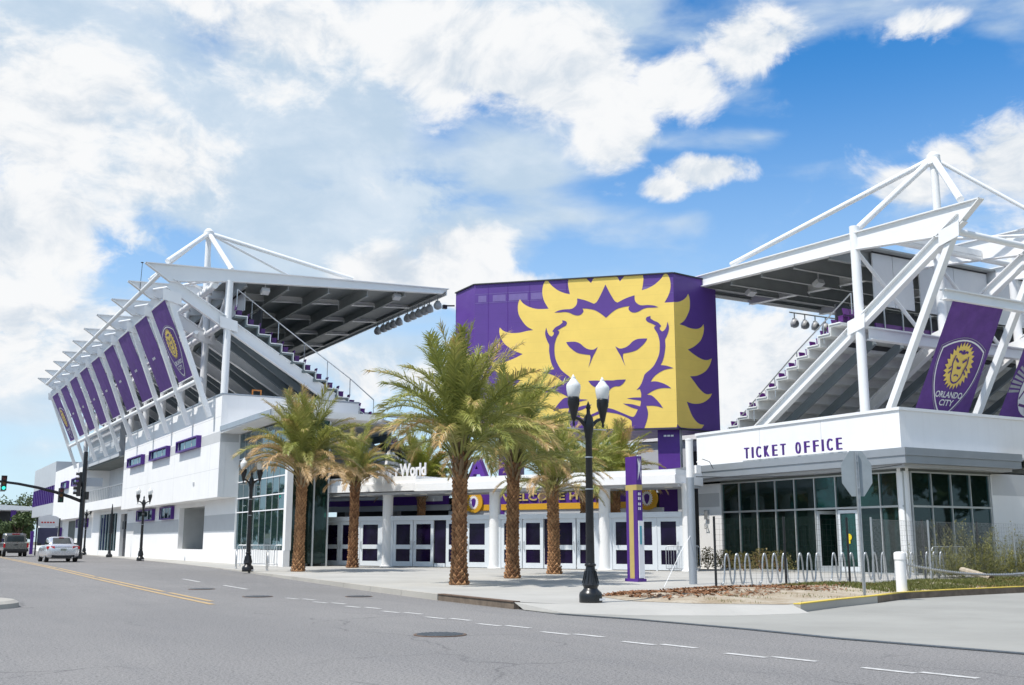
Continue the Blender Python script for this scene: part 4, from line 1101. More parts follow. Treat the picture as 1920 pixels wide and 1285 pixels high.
# ------------------------------------------------------------------ entrance gates between the two stands
G0 = Vector((20.68, 57.14, 0)); GD = Vector((.46523729, -.885186, 0)).normalized(); GN = Vector((-.885186, -.46523729, 0)).normalized()
def gp(s, o, z): return G0 + GD*s + GN*o + Vector((0, 0, z))
gate = thing('entrance_gate', 'white entrance gate with a row of double doors, round columns and a flat canopy', 'gate', gp(10.9, 0, .15))
def gt(name, mb, m, par=None, **k): return build(name, mb, m, par or gate, **k)
def gbox(mb, s0, s1, o0, o1, z0, z1): return mb.obox(gp((s0+s1)/2, (o0+o1)/2, (z0+z1)/2), GD, GN, (0,0,1), (s1-s0)/2, (o1-o0)/2, (z1-z0)/2)
CS = [0.0, 4.82, 11.6, 17.72, 21.9]
for s in CS:
    q = MB(); c = gp(s, .0, 0); q.lathe((c.x, c.y, .15), [(.36, 0), (.36, .03), (.275, .05), (.275, 3.55), (.30, 3.74), (.36, 3.86)], 24); gt('column', q, WALL, smooth=40)
q = MB(); gbox(q, -1.4, 7.3, -2.2, 1.0, 4.02, 4.40); gt('canopy', q, WALL)
q = MB(); gbox(q, 7.31, 21.75, -2.2, 1.0, 3.98, 4.36); gt('canopy', q, WALL)
q = MB(); gbox(q, -1.4, 7.3, -2.1, .85, 4.402, 4.78); gt('canopy_band', q, WALL)
q = MB(); gbox(q, 7.31, 21.75, -2.1, .92, 4.362, 4.60); gt('canopy_band', q, STEEL)
q = MB(); gbox(q, -1.4, 21.7, -2.0, .6, 3.86, 3.975); gt('soffit', q, CLAD)
LENS = mat('lamp_lens', (.75, .74, .68), .3)
for s in (.7, 1.7, 3.65, 4.5 - 1.0, 6.4, 7.2, 9.2, 10.4, 12.3, 14.0, 14.6, 16.0, 16.5, 18.6, 19.2, 21.0):
    q = MB(); c = gp(s, .05 + .25*(int(s*10) % 3), 3.83); q.lathe(tuple(c), [(.2, 0), (.2, .03), (.02, .035)], 14); gt('downlight', q, LENS)
for a, b in zip(CS[:-1], CS[1:]):
    q = MB(); gbox(q, a + .27, b - .27, -.10, .10, 2.52, 2.76); gt('transom', q, DOORM)
LEAF = [(.42, 1.55), (1.57, 2.85), (3.0, 4.38), (5.26, 6.53), (6.58, 7.86), (8.66, 9.86), (9.92, 11.2), (12.0, 13.2), (13.25, 14.4), (15.1, 16.18), (16.24, 17.3), (18.12, 19.18), (19.24, 20.3), (20.38, 21.48)]
DARKP = [(7.92, 8.6), (14.46, 15.04)]
def gleaf(i, a, b):
    f = MB(); st = .17; zb = .18
    gbox(f, a, a + st, -.04, .04, zb, 2.515); gbox(f, b - st, b, -.04, .04, zb, 2.515)
    gbox(f, a + st, b - st, -.04, .04, 2.33, 2.515); gbox(f, a + st, b - st, -.04, .04, 1.06, 1.28); gbox(f, a + st, b - st, -.04, .04, zb, .43)
    d = gt('door', f, DOORM)
    for z0, z1 in ((.43, 1.06), (1.28, 2.33)):
        q = MB(); gbox(q, a + st, b - st, -.012, .008, z0, z1); build('pane', q, FILM, d)
    left = i in (1, 4, 6, 8, 10, 12, 2)
    hs_ = a + .09 if left else b - .09
    q = MB(); q.tube([gp(hs_, .04, 1.05), gp(hs_, .11, 1.08), gp(hs_, .11, 1.42), gp(hs_, .04, 1.45)], .017, 6); build('handle', q, GALV, d)
for i, (a, b) in enumerate(LEAF): gleaf(i, a, b)
for a, b in DARKP:
    q = MB(); gbox(q, a, b, -.02, .0, .36, 2.5); gt('side_pane', q, FILM)
    q = MB(); gbox(q, a, b, -.04, .04, .18, .355); gt('sill_panel', q, DOORM)
# posts filling between doors and columns
for a, b in ((.26, .41), (2.86, 2.99), (4.39, 4.55), (5.09, 5.25), (11.21, 11.33), (11.87, 11.99), (17.31, 17.45), (17.99, 18.11), (20.305, 20.375), (21.49, 21.63)):
    q = MB(); gbox(q, a, b, -.06, .06, .15, 2.52); gt('door_post', q, DOORM)
# sign letters along the canopy top
for word, s0, s1, h in (('D', 4.18, 4.62, .62), ('ISNEY', 4.72, 6.10, .40), ('World', 6.16, 7.85, .62)):
    x = s0; vs, fs = text2d(word, .02)
    g = MB(); add_text(g, word, gp(s0, .70, 4.80), GD, (0, 0, 1), h, wd=s1 - s0, bold=.02, depth=.07, nrm=GN); gt('sign_lettering', g, WHT)
g = MB(); add_text(g, 'A', gp(9.0, -1.6, 4.62), GD, (0, 0, 1), 1.12, wd=1.28, bold=.035, depth=.35, nrm=GN); gt('big_letter', g, PURP)
g = MB(); add_text(g, 'A', gp(8.95, -1.26, 4.61), GD, (0, 0, 1), 1.15, wd=1.38, bold=.012, depth=-.02, nrm=GN)
# left end wing of the gate: glass screen towards the white building
q = MB(); gbox(q, -1.3, -.45, -.3, -.25, .2, 3.9); gt('side_pane', q, GLASS)
q = MB(); gbox(q, -1.3, -.40, -.2, .0, .15, .9); gt('low_wall', q, WALL)

# concourse seen over the doors
cb = thing('concourse_building', 'dark concourse behind the entrance gate with purple welcome fascia', 'building', gp(10, -9, .15))
def cp(name, mb, m, par=None, **k): return build(name, mb, m, par or cb, **k)
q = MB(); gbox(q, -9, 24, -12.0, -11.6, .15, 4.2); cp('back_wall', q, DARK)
q = MB(); gbox(q, 3.6, 16.6, -8.25, -8.0, 3.58, 4.5); cp('welcome_fascia', q, PURP)
q = MB(); gbox(q, 3.6, 16.6, -8.22, -7.98, 3.24, 3.575); cp('yellow_fascia', q, YSTR)
q = MB(); gbox(q, 3.0, 17.0, -8.3, -8.05, 2.95, 3.235); cp('grey_beam', q, CLAD)
q = MB(); gbox(q, -8, 18, -12, -8.3, 4.5, 4.7); cp('roof', q, CLAD)
g = MB(); add_text(g, 'WELCOME HOME', gp(6.9, -7.97, 3.76), GD, (0, 0, 1), .42, wd=6.9, bold=.02, depth=.04, nrm=GN); cp('welcome_lettering', g, GOLD)
for s in (4.95, 16.2):
    c = gp(s, -7.97, 3.72); q = MB(); q.tube([c, c + GN*.1], .62, 28); rd = cp('round_crest', q, YSTR)
    F = lambda x, y, l: c + GN*(.105 + l) + GD*x + Vector((0, 0, y))
    q = MB(); pts = []
    for i in range(40):
        a = math.pi*i/20; k = .44 if i % 2 else .33; pts.append(F(math.sin(a)*k*.85, math.cos(a)*k, .0))
    q.poly(pts); build('crest_print', q, WHT, rd, recalc=False)
    q = MB(); q.poly([F(x*.22, y*.3, .008) for x, y in ((-.75, .45), (-.3, .8), (.3, .8), (.75, .45), (.6, -.35), (.2, -.95), (-.2, -.95), (-.6, -.35))]); build('crest_face', q, PURP, rd, recalc=False)
q = MB(); gbox(q, -7.5, 2.9, -8.25, -8.0, 3.65, 4.4); cp('purple_fascia', q, PURP)
q = MB(); gbox(q, -6.5, -1.5, -7.99, -7.96, 4.0, 4.3); gbox(q, 1.2, 2.6, -7.99, -7.96, 3.85, 4.3); cp('menu_board', q, WHT)
q = MB(); gbox(q, -8, 3.0, -8.3, -8.05, 3.3, 3.64); cp('grey_beam', q, CLAD)
for s in (-6, -2, 3.2, 9, 13, 17.5):
    q = MB(); gbox(q, s, s + .35, -9.4, -9.0, .15, 4.5); cp('pillar', q, CLAD)
q = MB(); gbox(q, 8.0, 16.0, -25, -24, .2, 8.3); cp('upper_block', q, CLAD)
q = MB(); gbox(q, 7.5, 16.4, -26, -23.7, 8.35, 8.75); cp('white_roof', q, WALL)
q = MB(); gbox(q, 14.5, 20.5, -18.4, -18, 4.4, 7.0); cp('upper_block', q, DARK)
q = MB(); gbox(q, 14.3, 20.6, -19, -17.8, 7.02, 7.3); cp('grey_roof', q, CANOPY)
# ramp soffit and lower seating seen left of the palms
q = MB(); q.prism([(23.5, 66, 8.5), (31.5, 66, 6.4), (31.5, 66, 5.8), (23.5, 66, 7.9)], (0, 8, 0)); build('ramp_beam', q, CLAD, stand_l)
q = MB(); q.prism([(27.6, 63.5, 7.2), (30.0, 63.5, 5.6), (27.2, 63.5, 5.4)], (0, .4, 0)); build('gusset_plate', q, WALL, stand_l)
for i in range(7):
    w0 = 28.4 + i*1.25; z = 10.6 - i*.62
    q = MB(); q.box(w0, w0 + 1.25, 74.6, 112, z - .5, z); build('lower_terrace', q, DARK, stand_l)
    q = MB(); q.box(w0, w0 + 1.25, 74.5, 74.598, z - .07, z + .03); q.box(w0 + 1.17, w0 + 1.25, 74.5, 74.598, z - .62, z - .07); build('step_edge', q, ALU, stand_l)
    q = MB(); q.box(w0 + .2, w0 + .9, 74.8, 76.4, z + .02, z + .5); build('seat_block', q, SEATM, stand_l)
q = MB(); q.box(26, 39, 112, 112.4, 2, 11.3); build('bowl_wall', q, DARK, stand_l)
q = MB(); q.box(28.2, 41.0, 76.2, 76.5, 10.95, 11.2); build('white_ledge', q, WALL, stand_l)
for k in range(10):
    q = MB(); x = 29 + k*1.15; q.tube([(x, 76.4, 8.6), (x + .35, 76.3, 9.8), (x + .1, 76.3, 10.9)], .035, 5); build('rail_post', q, GALV, stand_l)

# ------------------------------------------------------------------ big screen wrapped in purple vinyl with the lion
RT, LT, CT, BT = Vector((38.08, 47.30)), Vector((29.48, 55.58)), Vector((41.66, 47.80)), Vector((29.53, 58.17))
ZB, ZT = 7.73, 16.71
sc_ = thing('video_screen', 'huge purple vinyl wrapped screen with a yellow lion face, on a purple pillar', 'screen', (35, 52, .15))
outl = [BT, LT, RT, CT, Vector((40.0, 56.5))]
g = MB(); g.prism([(p.x, p.y, ZB) for p in outl], (0, 0, ZT - ZB)); wrap = build('vinyl_wrap', g, VINYL, sc_)
g = MB()
for a, b in ((BT, LT), (LT, RT), (RT, CT)):
    for z_, w_ in ((ZT + .03, .18), (ZB - .04, .2)):
        g = MB(); g.bar((a.x, a.y, z_), (b.x, b.y, z_), w_, .07); build('edge_trim', g, DARK, sc_)
d1 = (LT - RT).normalized(); d2 = (CT - RT).normalized(); n1 = Vector((-d1.y, d1.x)); n2 = Vector((-d2.y, d2.x))
if n1.dot(-RT) < 0: n1 = -n1
if n2.dot(-RT) < 0: n2 = -n2
def scr(u, v, l):
    if u <= 0: p = RT + d1*(-u) + n1*l
    else: p = RT + d2*u + n2*l
    return (p.x, p.y, v)
def scr_poly(nm, polys, m, lift):
    bm = bmesh.new()
    for P in polys:
        vs = [bm.verts.new((u, v, 0)) for u, v in P]
        for tri in tessellate_polygon([[Vector((u, v, 0)) for u, v in P]]):
            try: bm.faces.new([vs[i] for i in tri])
            except ValueError: pass
    for cx in (0.0,):
        bmesh.ops.bisect_plane(bm, geom=bm.verts[:] + bm.edges[:] + bm.faces[:], plane_co=(cx, 0, 0), plane_no=(1, 0, 0), dist=1e-5)
    bm.verts.index_update()
    q = MB()
    for f in bm.faces:
        cu = sum(v.co.x for v in f.verts) / len(f.verts)
        P = []
        for v in f.verts:
            u = v.co.x if abs(v.co.x) > 1e-4 else (1e-6 if cu > 0 else -1e-6)
            P.append(scr(u, v.co.y, lift))
        q.add(P, [tuple(range(len(P)))])
    bm.free()
    return build(nm, q, m, wrap, recalc=False)
MANE = [(-3.93,16.76),(-3.29,16.78),(-3.1,16.41),(-2.68,16.79),(-1.77,16.75),(-1.72,16.55),(-1.75,16.19),(-1.83,15.81),(-1.49,15.9),(-1.12,16.08),(-0.86,16.28),(-0.66,16.48),(-0.52,16.69),(-0.36,16.74),(-0.25,16.54),(-0.18,16.3),(-0.16,15.98),(-0.22,15.63),(-0.35,15.32),(-0.54,15.0),(-0.2,15.0),(0.26,15.04),(0.72,15.21),(1.03,15.43),(1.21,15.67),(1.31,15.45),(1.34,15.13),(1.28,14.73),(1.04,14.3),(0.78,13.99),(0.4,13.75),(0.76,13.72),(1.31,13.63),(1.88,13.66),(2.23,13.8),(2.45,14.01),(2.48,13.77),(2.41,13.45),(2.2,13.06),(1.9,12.79),(1.49,12.53),(1.04,12.34),(1.47,12.14),(1.97,11.96),(2.36,11.88),(2.72,11.9),(3.07,12.03),(2.93,11.7),(2.62,11.32),(2.21,11.06),(1.7,10.87),(1.16,10.79),(1.45,10.54),(1.84,10.19),(2.22,9.95),(2.55,9.86),(2.99,9.94),(2.78,9.68),(2.36,9.42),(1.9,9.27),(1.34,9.22),(0.82,9.29),(1.05,8.82),(1.25,8.49),(1.58,8.2),(1.9,8.07),(2.21,8.06),(1.95,7.83),(0.29,7.78),(-0.0,7.95),(-0.04,7.78),(-1.87,7.77),(-4.0,7.78)]
CROWN = [(-3.95,16.26),(-3.66,15.66),(-3.42,15.25),(-3.26,15.15),(-3.16,15.2),(-2.77,15.38),(-2.45,15.48),(-2.26,15.53),(-2.26,15.31),(-2.19,15.11),(-1.93,14.92),(-1.5,14.91),(-1.15,14.86),(-0.89,14.75),(-1.17,14.74),(-1.51,14.75),(-1.78,14.69),(-2.05,14.55),(-2.28,14.5),(-2.48,14.55),(-2.61,14.69),(-2.62,14.81),(-2.55,14.91),(-2.9,14.87),(-3.29,14.77),(-3.64,14.55),(-3.94,14.29)]
CHEEK = [(-1.36,14.26),(-1.37,14.12),(-1.18,13.97),(-0.95,13.86),(-0.79,13.68),(-0.76,13.62),(-0.85,13.55),(-0.83,13.43),(-0.72,13.31),(-0.59,13.38),(-0.47,13.57),(-0.39,13.87),(-0.32,13.56),(-0.36,13.29),(-0.48,12.98),(-0.56,12.83),(-0.55,12.48),(-0.58,12.23),(-0.62,11.97),(-0.72,11.62),(-0.85,11.36),(-0.52,11.31),(-0.13,11.16),(-0.61,11.08),(-0.99,10.9),(-1.26,10.68),(-1.44,10.42),(-1.15,10.43),(-0.78,10.32),(-0.48,10.16),(-0.28,10.0),(-0.71,10.03),(-1.12,9.97),(-1.47,9.81),(-1.68,9.68),(-1.4,9.62),(-1.14,9.38),(-0.92,9.11),(-0.78,8.88),(-1.11,9.0),(-1.41,9.04),(-1.72,9.04),(-1.64,8.71),(-1.65,8.44),(-1.73,8.14),(-1.87,7.77),(-2.58,7.77),(-2.58,8.17),(-2.68,8.3),(-3.01,8.48),(-3.4,8.63),(-3.78,8.71),(-3.97,8.75),(-3.97,8.99),(-3.62,8.9),(-3.01,8.63),(-2.54,8.43),(-2.39,8.5),(-2.21,8.85),(-2.55,8.96),(-3.06,9.21),(-2.55,9.16),(-2.08,9.02),(-2.03,9.22),(-2.04,9.35),(-2.39,9.41),(-2.83,9.5),(-2.39,9.54),(-2.01,9.53),(-2.0,9.75),(-2.07,10.02),(-2.26,9.97),(-2.03,10.23),(-1.87,10.59),(-1.77,10.86),(-1.47,11.11),(-1.24,11.34),(-1.05,11.68),(-0.93,11.98),(-0.88,12.29),(-0.88,12.77),(-0.99,13.2),(-1.15,13.48),(-1.17,13.6),(-1.07,13.67),(-1.34,13.82),(-1.56,13.93),(-1.64,14.07),(-1.58,14.19)]
EYE = [(-1.58,12.94),(-1.82,12.95),(-2.16,12.93),(-2.43,12.8),(-2.63,12.61),(-2.86,12.47),(-3.18,12.42),(-3.44,12.57),(-3.29,12.25),(-3.16,12.03),(-3.03,11.72),(-2.87,11.36),(-2.97,11.71),(-3.01,11.95),(-2.98,12.12),(-2.57,12.18),(-2.18,12.3),(-1.79,12.62),(-1.65,12.8)]
NOSE = [(-3.95,10.59),(-3.59,10.57),(-3.36,10.6),(-2.86,10.6),(-3.03,10.36),(-3.25,10.22),(-3.49,10.22),(-3.76,10.08),(-3.97,9.74)]
AX = -3.955
def mir(P): return [(2*AX - u, v) for u, v in P[::-1]]
def dense(P, k=2):
    """Catmull-Rom smoothing that keeps sharp corners"""
    out = []; n = len(P)
    for i in range(n - 1):
        p0, p1, p2, p3 = P[max(0, i-1)], P[i], P[i+1], P[min(n-1, i+2)]
        def ang(a, b, c):
            v, w_ = Vector(b) - Vector(a), Vector(c) - Vector(b)
            return v.length > 0 and w_.length > 0 and v.angle(w_) > 0.95
        s1 = ang(p0, p1, p2) or i == 0; s2 = ang(p1, p2, p3) or i == n-2
        m1 = Vector(p2) - Vector(p1) if s1 else (Vector(p2) - Vector(p0)) / 2
        m2 = Vector(p2) - Vector(p1) if s2 else (Vector(p3) - Vector(p1)) / 2
        L = (Vector(p2) - Vector(p1)).length
        for m_ in (m1, m2):
            if m_.length > L: m_ *= L / m_.length
        for j in range(k + 1):
            t = j / (k + 1); t2, t3 = t*t, t*t*t
            q = Vector(p1)*(2*t3 - 3*t2 + 1) + m1*(t3 - 2*t2 + t) + Vector(p2)*(-2*t3 + 3*t2) + m2*(t3 - t2)
            out.append((q.x, min(q.y, ZT - .005)))
    out.append(P[-1]); return out
mn = dense(MANE); scr_poly('lion_mane', [mn + mir(mn)], YEL, .012)
cr = dense(CROWN); scr_poly('lion_crown_mark', [cr + mir(cr)], VINYL, .024)
ck = dense(CHEEK + [CHEEK[0]])[:-1]; scr_poly('lion_cheek_line', [ck], VINYL, .024); scr_poly('lion_cheek_line', [mir(ck)], VINYL, .024)
ey = dense(EYE + [EYE[0]])[:-1]; scr_poly('lion_eye', [ey], VINYL, .024); scr_poly('lion_eye', [mir(ey)], VINYL, .024)
ns = dense(NOSE); scr_poly('lion_nose', [ns + mir(ns)], VINYL, .024)
scr_poly('lion_mouth_line', [[(AX - .11, 9.77), (AX + .11, 9.77), (AX + .07, 9.27), (AX - .07, 9.27)]], VINYL, .024)
# frame showing through the vinyl along the top
RIBM = mat('vinyl_rib', (.13, .075, .30), .5)
for z in (16.08, 15.53):
    q = MB(); P = [scr(-11.9, z, .006), scr(-.03, z, .006), scr(-.03, z + .06, .006), scr(-11.9, z + .06, .006)]; q.quad(*P); build('frame_line', q, RIBM, wrap, recalc=False)
for u in (-11.1, -9.9, -8.55, -7.4, -6.3):
    q = MB(); q.quad(scr(u, 7.85, .006), scr(u + .05, 7.85, .006), scr(u + .05, 16.6, .006), scr(u, 16.6, .006)); build('frame_line', q, PURP, wrap, recalc=False)
for (u0, u1) in ((-11.7, -11.2), (-10.8, -10.0), (-9.8, -8.65), (-8.45, -7.75), (-1.8, -1.1)):
    q = MB(); q.quad(scr(u0, 15.62, .007), scr(u1, 15.62, .007), scr(u1, 16.02, .007), scr(u0, 16.02, .007)); build('frame_panel', q, mat('vinyl_thin', (.17, .12, .34), .5) if 'vinyl_thin' not in MAT else MAT['vinyl_thin'], wrap, recalc=False)
# pillar
q = MB(); c = RT + d1*.55 - n1*1.2
q.obox((c.x, c.y, (ZB + .15)/2), (d1.x, d1.y, 0), (n1.x, n1.y, 0), (0, 0, 1), .62, .75, (ZB - .1)/2); pil = build('pillar', q, PURP, sc_)
q = MB(); c2 = c - d1*.63; q.obox((c2.x, c2.y, (ZB + .15)/2), (d1.x, d1.y, 0), (n1.x, n1.y, 0), (0, 0, 1), .008, .74, (ZB - .1)/2 - .01); build('grey_side', q, CLAD, pil)
c2 = c + n1*.755; q = MB()
for i in range(3):
    cc = c2 - d1*(.1 + .2*i - .3); q.obox((cc.x, cc.y, 7.35), (d1.x, d1.y, 0), (n1.x, n1.y, 0), (0, 0, 1), .08, .004, .05)
build('plate_mark', q, WHT, pil)
q = MB(); c = LT - d1*2.0 - n1*1.2; q.obox((c.x, c.y, (ZB + .15)/2), (d1.x, d1.y, 0), (n1.x, n1.y, 0), (0, 0, 1), .6, .75, (ZB - .1)/2); build('pillar', q, PURP, sc_)
q = MB(); q.tube([(29.4, 58.1, 15.9), (28.8, 58.2, 15.85)], .05, 6); q.box(28.65, 28.9, 58.1, 58.3, 15.65, 15.9); build('camera_arm', q, BLACK, sc_)

# ------------------------------------------------------------------ palms
def frondmat(name, c1, c2, dry, bias):
    m = bpy.data.materials.new(name); m.use_nodes = True
    t = NT(m.node_tree); out = t.n('ShaderNodeOutputMaterial')
    b = t.n('ShaderNodeBsdfPrincipled'); tl = t.n('ShaderNodeBsdfTranslucent')
    g = t.n('ShaderNodeNewGeometry'); oi = t.n('ShaderNodeObjectInfo')
    at = t.n('ShaderNodeAttribute'); at.attribute_name = 'along'
    f = t.math('MULTIPLY_ADD', g.outputs['Random Per Island'], 0.55, t.math('MULTIPLY', oi.outputs['Random'], 0.45))
    gr = t.mix(f, rgb(*c1), rgb(*c2))
    k = t.math('ADD', t.math('MULTIPLY_ADD', oi.outputs['Random'], 0.9, -0.45), t.math('MULTIPLY_ADD', at.outputs['Fac'], 1.0, bias))
    k = t.math('ADD', k, t.math('MULTIPLY_ADD', g.outputs['Random Per Island'], 0.5, -0.25))
    c = t.mix(t.smooth(k, 0.3, 0.8), gr, rgb(*dry))
    t.link(c, b.inputs['Base Color']); t.link(c, tl.inputs['Color'])
    b.inputs['Roughness'].default_value = 0.42; b.inputs['Specular IOR Level'].default_value = 0.5
    mx = t.n('ShaderNodeMixShader'); mx.inputs[0].default_value = 0.30
    t.link(b.outputs[0], mx.inputs[1]); t.link(tl.outputs[0], mx.inputs[2]); t.link(mx.outputs[0], out.inputs[0])
    MAT[name] = m; return m
DRYC = (0.54, 0.37, 0.17)
FR_G = frondmat('frond_green', (0.21, 0.255, 0.05), (0.46, 0.445, 0.14), DRYC, -0.76)
FR_M = frondmat('frond_mixed', (0.24, 0.265, 0.055), (0.47, 0.43, 0.16), DRYC, -0.42)
FR_D = frondmat('frond_dry', (0.42, 0.33, 0.13), (0.52, 0.38, 0.18), (0.58, 0.41, 0.22), 0.1)
FR_L = frondmat('frond_lime', (0.22, 0.27, 0.04), (0.42, 0.44, 0.10), DRYC, -0.55)
def frond_mesh(name, m, L, a0, a1, seed, n=84):
    """date palm leaf: bare stalk that starts at angle a0 above level and arches over to a1 at the tip"""
    r = random.Random(seed); vs = []; fs = []; al = []
    NS = 40; C = [Vector((0, 0, 0))]; A = []
    for i in range(NS + 1):
        t = i/NS; A.append(R(a0 + (a1 - a0) * t**1.35))
        if i: C.append(C[-1] + Vector((math.cos(A[-1]), 0, math.sin(A[-1]))) * L/NS)
    sway = r.uniform(-.12, .12)
    def P(t):
        i = min(NS - 1, int(t*NS)); f = t*NS - i; p = C[i].lerp(C[i+1], f); return Vector((p.x, sway*t*t*L, p.z))
    def T(t): a = A[min(NS, int(t*NS))]; return Vector((math.cos(a), 0, math.sin(a)))
    st = 12
    for i in range(st + 1):
        t = i/st; p = P(t); rr = .034 * (1 - t)**.9 + .004
        for k in range(4):
            an = k*math.pi/2 + .785; vs.append(p + Vector((0, math.cos(an)*rr*1.2, math.sin(an)*rr))); al.append(t*.5)
    for i in range(st):
        for k in range(4):
            l = (k+1) % 4; fs.append((i*4+k, i*4+l, i*4+4+l, i*4+4+k))
    for i in range(n):
        t = .24 + .76*(i + r.random()*.6)/n
        for sg in (-1, 1):
            if r.random() < .05: continue
            p = P(min(1, t)); tg = T(t); side = Vector((0, sg, 0)); upv = Vector((-tg.z, 0, tg.x))
            q = (t - .24)/.76
            ln = L*.165*(math.sin(math.pi*(0.10 + .80*q))**.6)*r.uniform(.8, 1.15)
            fw = .55 + .9*q + r.uniform(-.15, .15)
            d = (tg*fw + side*(1.0 - .3*q) + upv*r.uniform(.0, .6)).normalized()
            w_ = (d.cross(upv + side*r.uniform(-.7, .7))).normalized()*(.0105 + .005*r.random())
            mid = p + d*ln*.5; tip = p + (d + Vector((0, 0, -1))*r.uniform(.10, .5)).normalized()*ln
            o = len(vs); vs += [p - w_*.6, p + w_*.6, mid + w_, mid - w_, tip]; al += [t, t, t + .08, t + .08, t + .22]
            fs += [(o, o+1, o+2, o+3), (o+3, o+2, o+4)]
    me = bpy.data.meshes.new(name); me.from_pydata([tuple(v) for v in vs], [], fs)
    a = me.attributes.new('along', 'FLOAT', 'POINT'); a.data.foreach_set('value', al)
    me.materials.append(m); me.update(); return me
SHAPES = [(88, 66), (84, 34), (78, 2), (70, -28), (60, -48), (46, -58), (30, -52)]
FM = {}
for key, m in (('g', FR_G), ('m', FR_M), ('d', FR_D), ('l', FR_L)):
    FM[key] = [[frond_mesh('frond', m, 3.1, a0, a1, 100 + i*7 + v) for v in range(2)] for i, (a0, a1) in enumerate(SHAPES)]
TRUNK = mat('palm_trunk_core', (0.055, 0.032, 0.018), 0.95, var=0.3, scale=9.0, bump=0.5)
BOOT = leafmat('palm_leaf_base', (0.12, 0.052, 0.024), (0.46, 0.255, 0.125), 0.0, 0.9)
BOOTD = leafmat('palm_old_stalk', (0.13, 0.085, 0.05), (0.36, 0.27, 0.16), 0.0, 0.85)
def palm(x, y, zt, r0, label, seed, sc=1.0, nf=46, mix=('g', 'm', 'd'), drytail=8, lean=(0, 0), zb=0.15, up=1.0):
    r = random.Random(seed); t = thing('palm_tree', label, 'palm tree', (x, y, zb), 'palms on the entrance plaza')
    H = zt - zb
    def cen(z): k = (z - zb) / H; return Vector((x + lean[0]*k*k, y + lean[1]*k*k, z))
    def rad(z):
        k = (z - zb) / H; return r0 * (1.0 + .34*math.exp(-k*11) - .06*math.sin(k*3.0) + .12*max(0, k - .82)/.18)
    g = MB(); N = 14; g.tube([cen(zb + H*i/N) for i in range(N + 1)], [rad(zb + H*i/N)*.93 for i in range(N + 1)], 14)
    # overlapping leaf scars wound round the trunk
    g.m = 1; per = 9; dz = .112; z = zb + .02; row = 0
    while z < zt - .05:
        R_ = rad(z)
        for k in range(per):
            a = 2*math.pi*(k + .5*(row % 2)) / per + r.uniform(-.05, .05) + .02*row; c = cen(z)
            hw = math.pi*R_/per*1.06; pr = .036 + r.uniform(0, .034); hh = dz*1.12
            n_ = Vector((math.cos(a), math.sin(a), 0)); tt = Vector((-math.sin(a), math.cos(a), 0)); u = Vector((0, 0, 1)); b0 = c + n_*R_*.9
            lo, hi, l_, r_ = b0 - u*hh*.75, b0 + u*hh + n_*pr*.6, b0 - tt*hw, b0 + tt*hw
            ap = b0 + n_*(R_*.1 + pr) + u*hh*.45
            g.add([lo, r_, hi, l_, ap], [(0, 1, 4), (1, 2, 4), (2, 3, 4), (3, 0, 4)])
        z += dz; row += 1
    # stubs of cut stalks flaring out under the crown
    g.m = 2
    for i in range(54):
        a = i*2.399 + r.uniform(-.1, .1); k = i/54; zz = zt - .75*sc + 1.0*sc*k; R_ = r0*(1.0 + .1*math.sin(k*3))*(1 - .35*k)
        n_ = Vector((math.cos(a), math.sin(a), 0)); tt = Vector((-math.sin(a), math.cos(a), 0))
        p0 = cen(min(zz, zt)) + n_*R_*.8; p0.z = zz; L = r.uniform(.30, .55)*sc; d = (n_*(.55 - .3*k) + Vector((0, 0, 1))).normalized(); w_ = .055*sc
        o = n_*.022
        g.add([p0 - tt*w_, p0 + tt*w_, p0 + d*L + tt*w_*.35, p0 + d*L - tt*w_*.35, p0 + d*L*.5 + o*1.6], [(0, 1, 4), (1, 2, 4), (2, 3, 4), (3, 0, 4)])
    build('trunk', g, [TRUNK, BOOT, BOOTD], t, recalc=False)
    top = cen(zt) + Vector((0, 0, .22*sc))
    for i in range(nf):
        k = (i + .5) / nf                              # 0 = innermost, upright
        azm = i*2.39996 + r.uniform(-.3, .3)
        kk = k**.9 * 6.2 * up + r.uniform(-.6, .6); sh = max(0, min(6, int(kk)))
        u_ = r.random()
        if k < .45: key = mix[0] if u_ < .8 else mix[1]
        elif k < .75: key = mix[0] if u_ < .5 else mix[1]
        else: key = mix[1] if u_ < .75 else mix[2]
        if i >= nf - drytail: key = mix[2]; sh = max(4, sh)
        s = sc * r.uniform(.85, 1.1) * (1.0 - .16*max(0, k - .6)/.4)
        o = bpy.data.objects.new('frond', FM[key][sh][r.randrange(2)]); COL.objects.link(o); o.parent = t
        rt = Matrix.Rotation(azm, 4, 'Z') @ Matrix.Rotation(-R(r.uniform(-7, 7)), 4, 'Y') @ Matrix.Rotation(r.uniform(-.25, .25), 4, 'X')
        n_ = Vector((math.cos(azm), math.sin(azm), 0))
        o.matrix_local = Matrix.Translation(top - Vector((x, y, zb)) + n_*r0*.55*(.3 + .7*k) - Vector((0, 0, .25 + .35*k*sc))) @ rt @ Matrix.Scale(s, 4)
    return t
palm(15.2, 29.55, 4.15, .215, 'tallest foremost palm, its crown covering the lower left corner of the lion screen', 1, 1.26, 64, ('g', 'g', 'm'), 6, (.02, .02), up=.86)
palm(19.5, 33.75, 4.35, .208, 'palm just right of the foremost palm, under the lion face', 2, 1.1, 58, ('g', 'g', 'm'), 4, (.06, .0), up=.9)
palm(23.5, 37.3, 3.75, .225, 'palm with yellowing lower fronds left of the near street lamp post', 3, .92, 62, ('g', 'm', 'd'), 5, (-.05, .02))
palm(28.85, 43.0, 3.95, .21, 'slim palm partly hidden behind the near street lamp post', 4, 1.0, 60, ('g', 'g', 'm'), 4, (.04, .02))
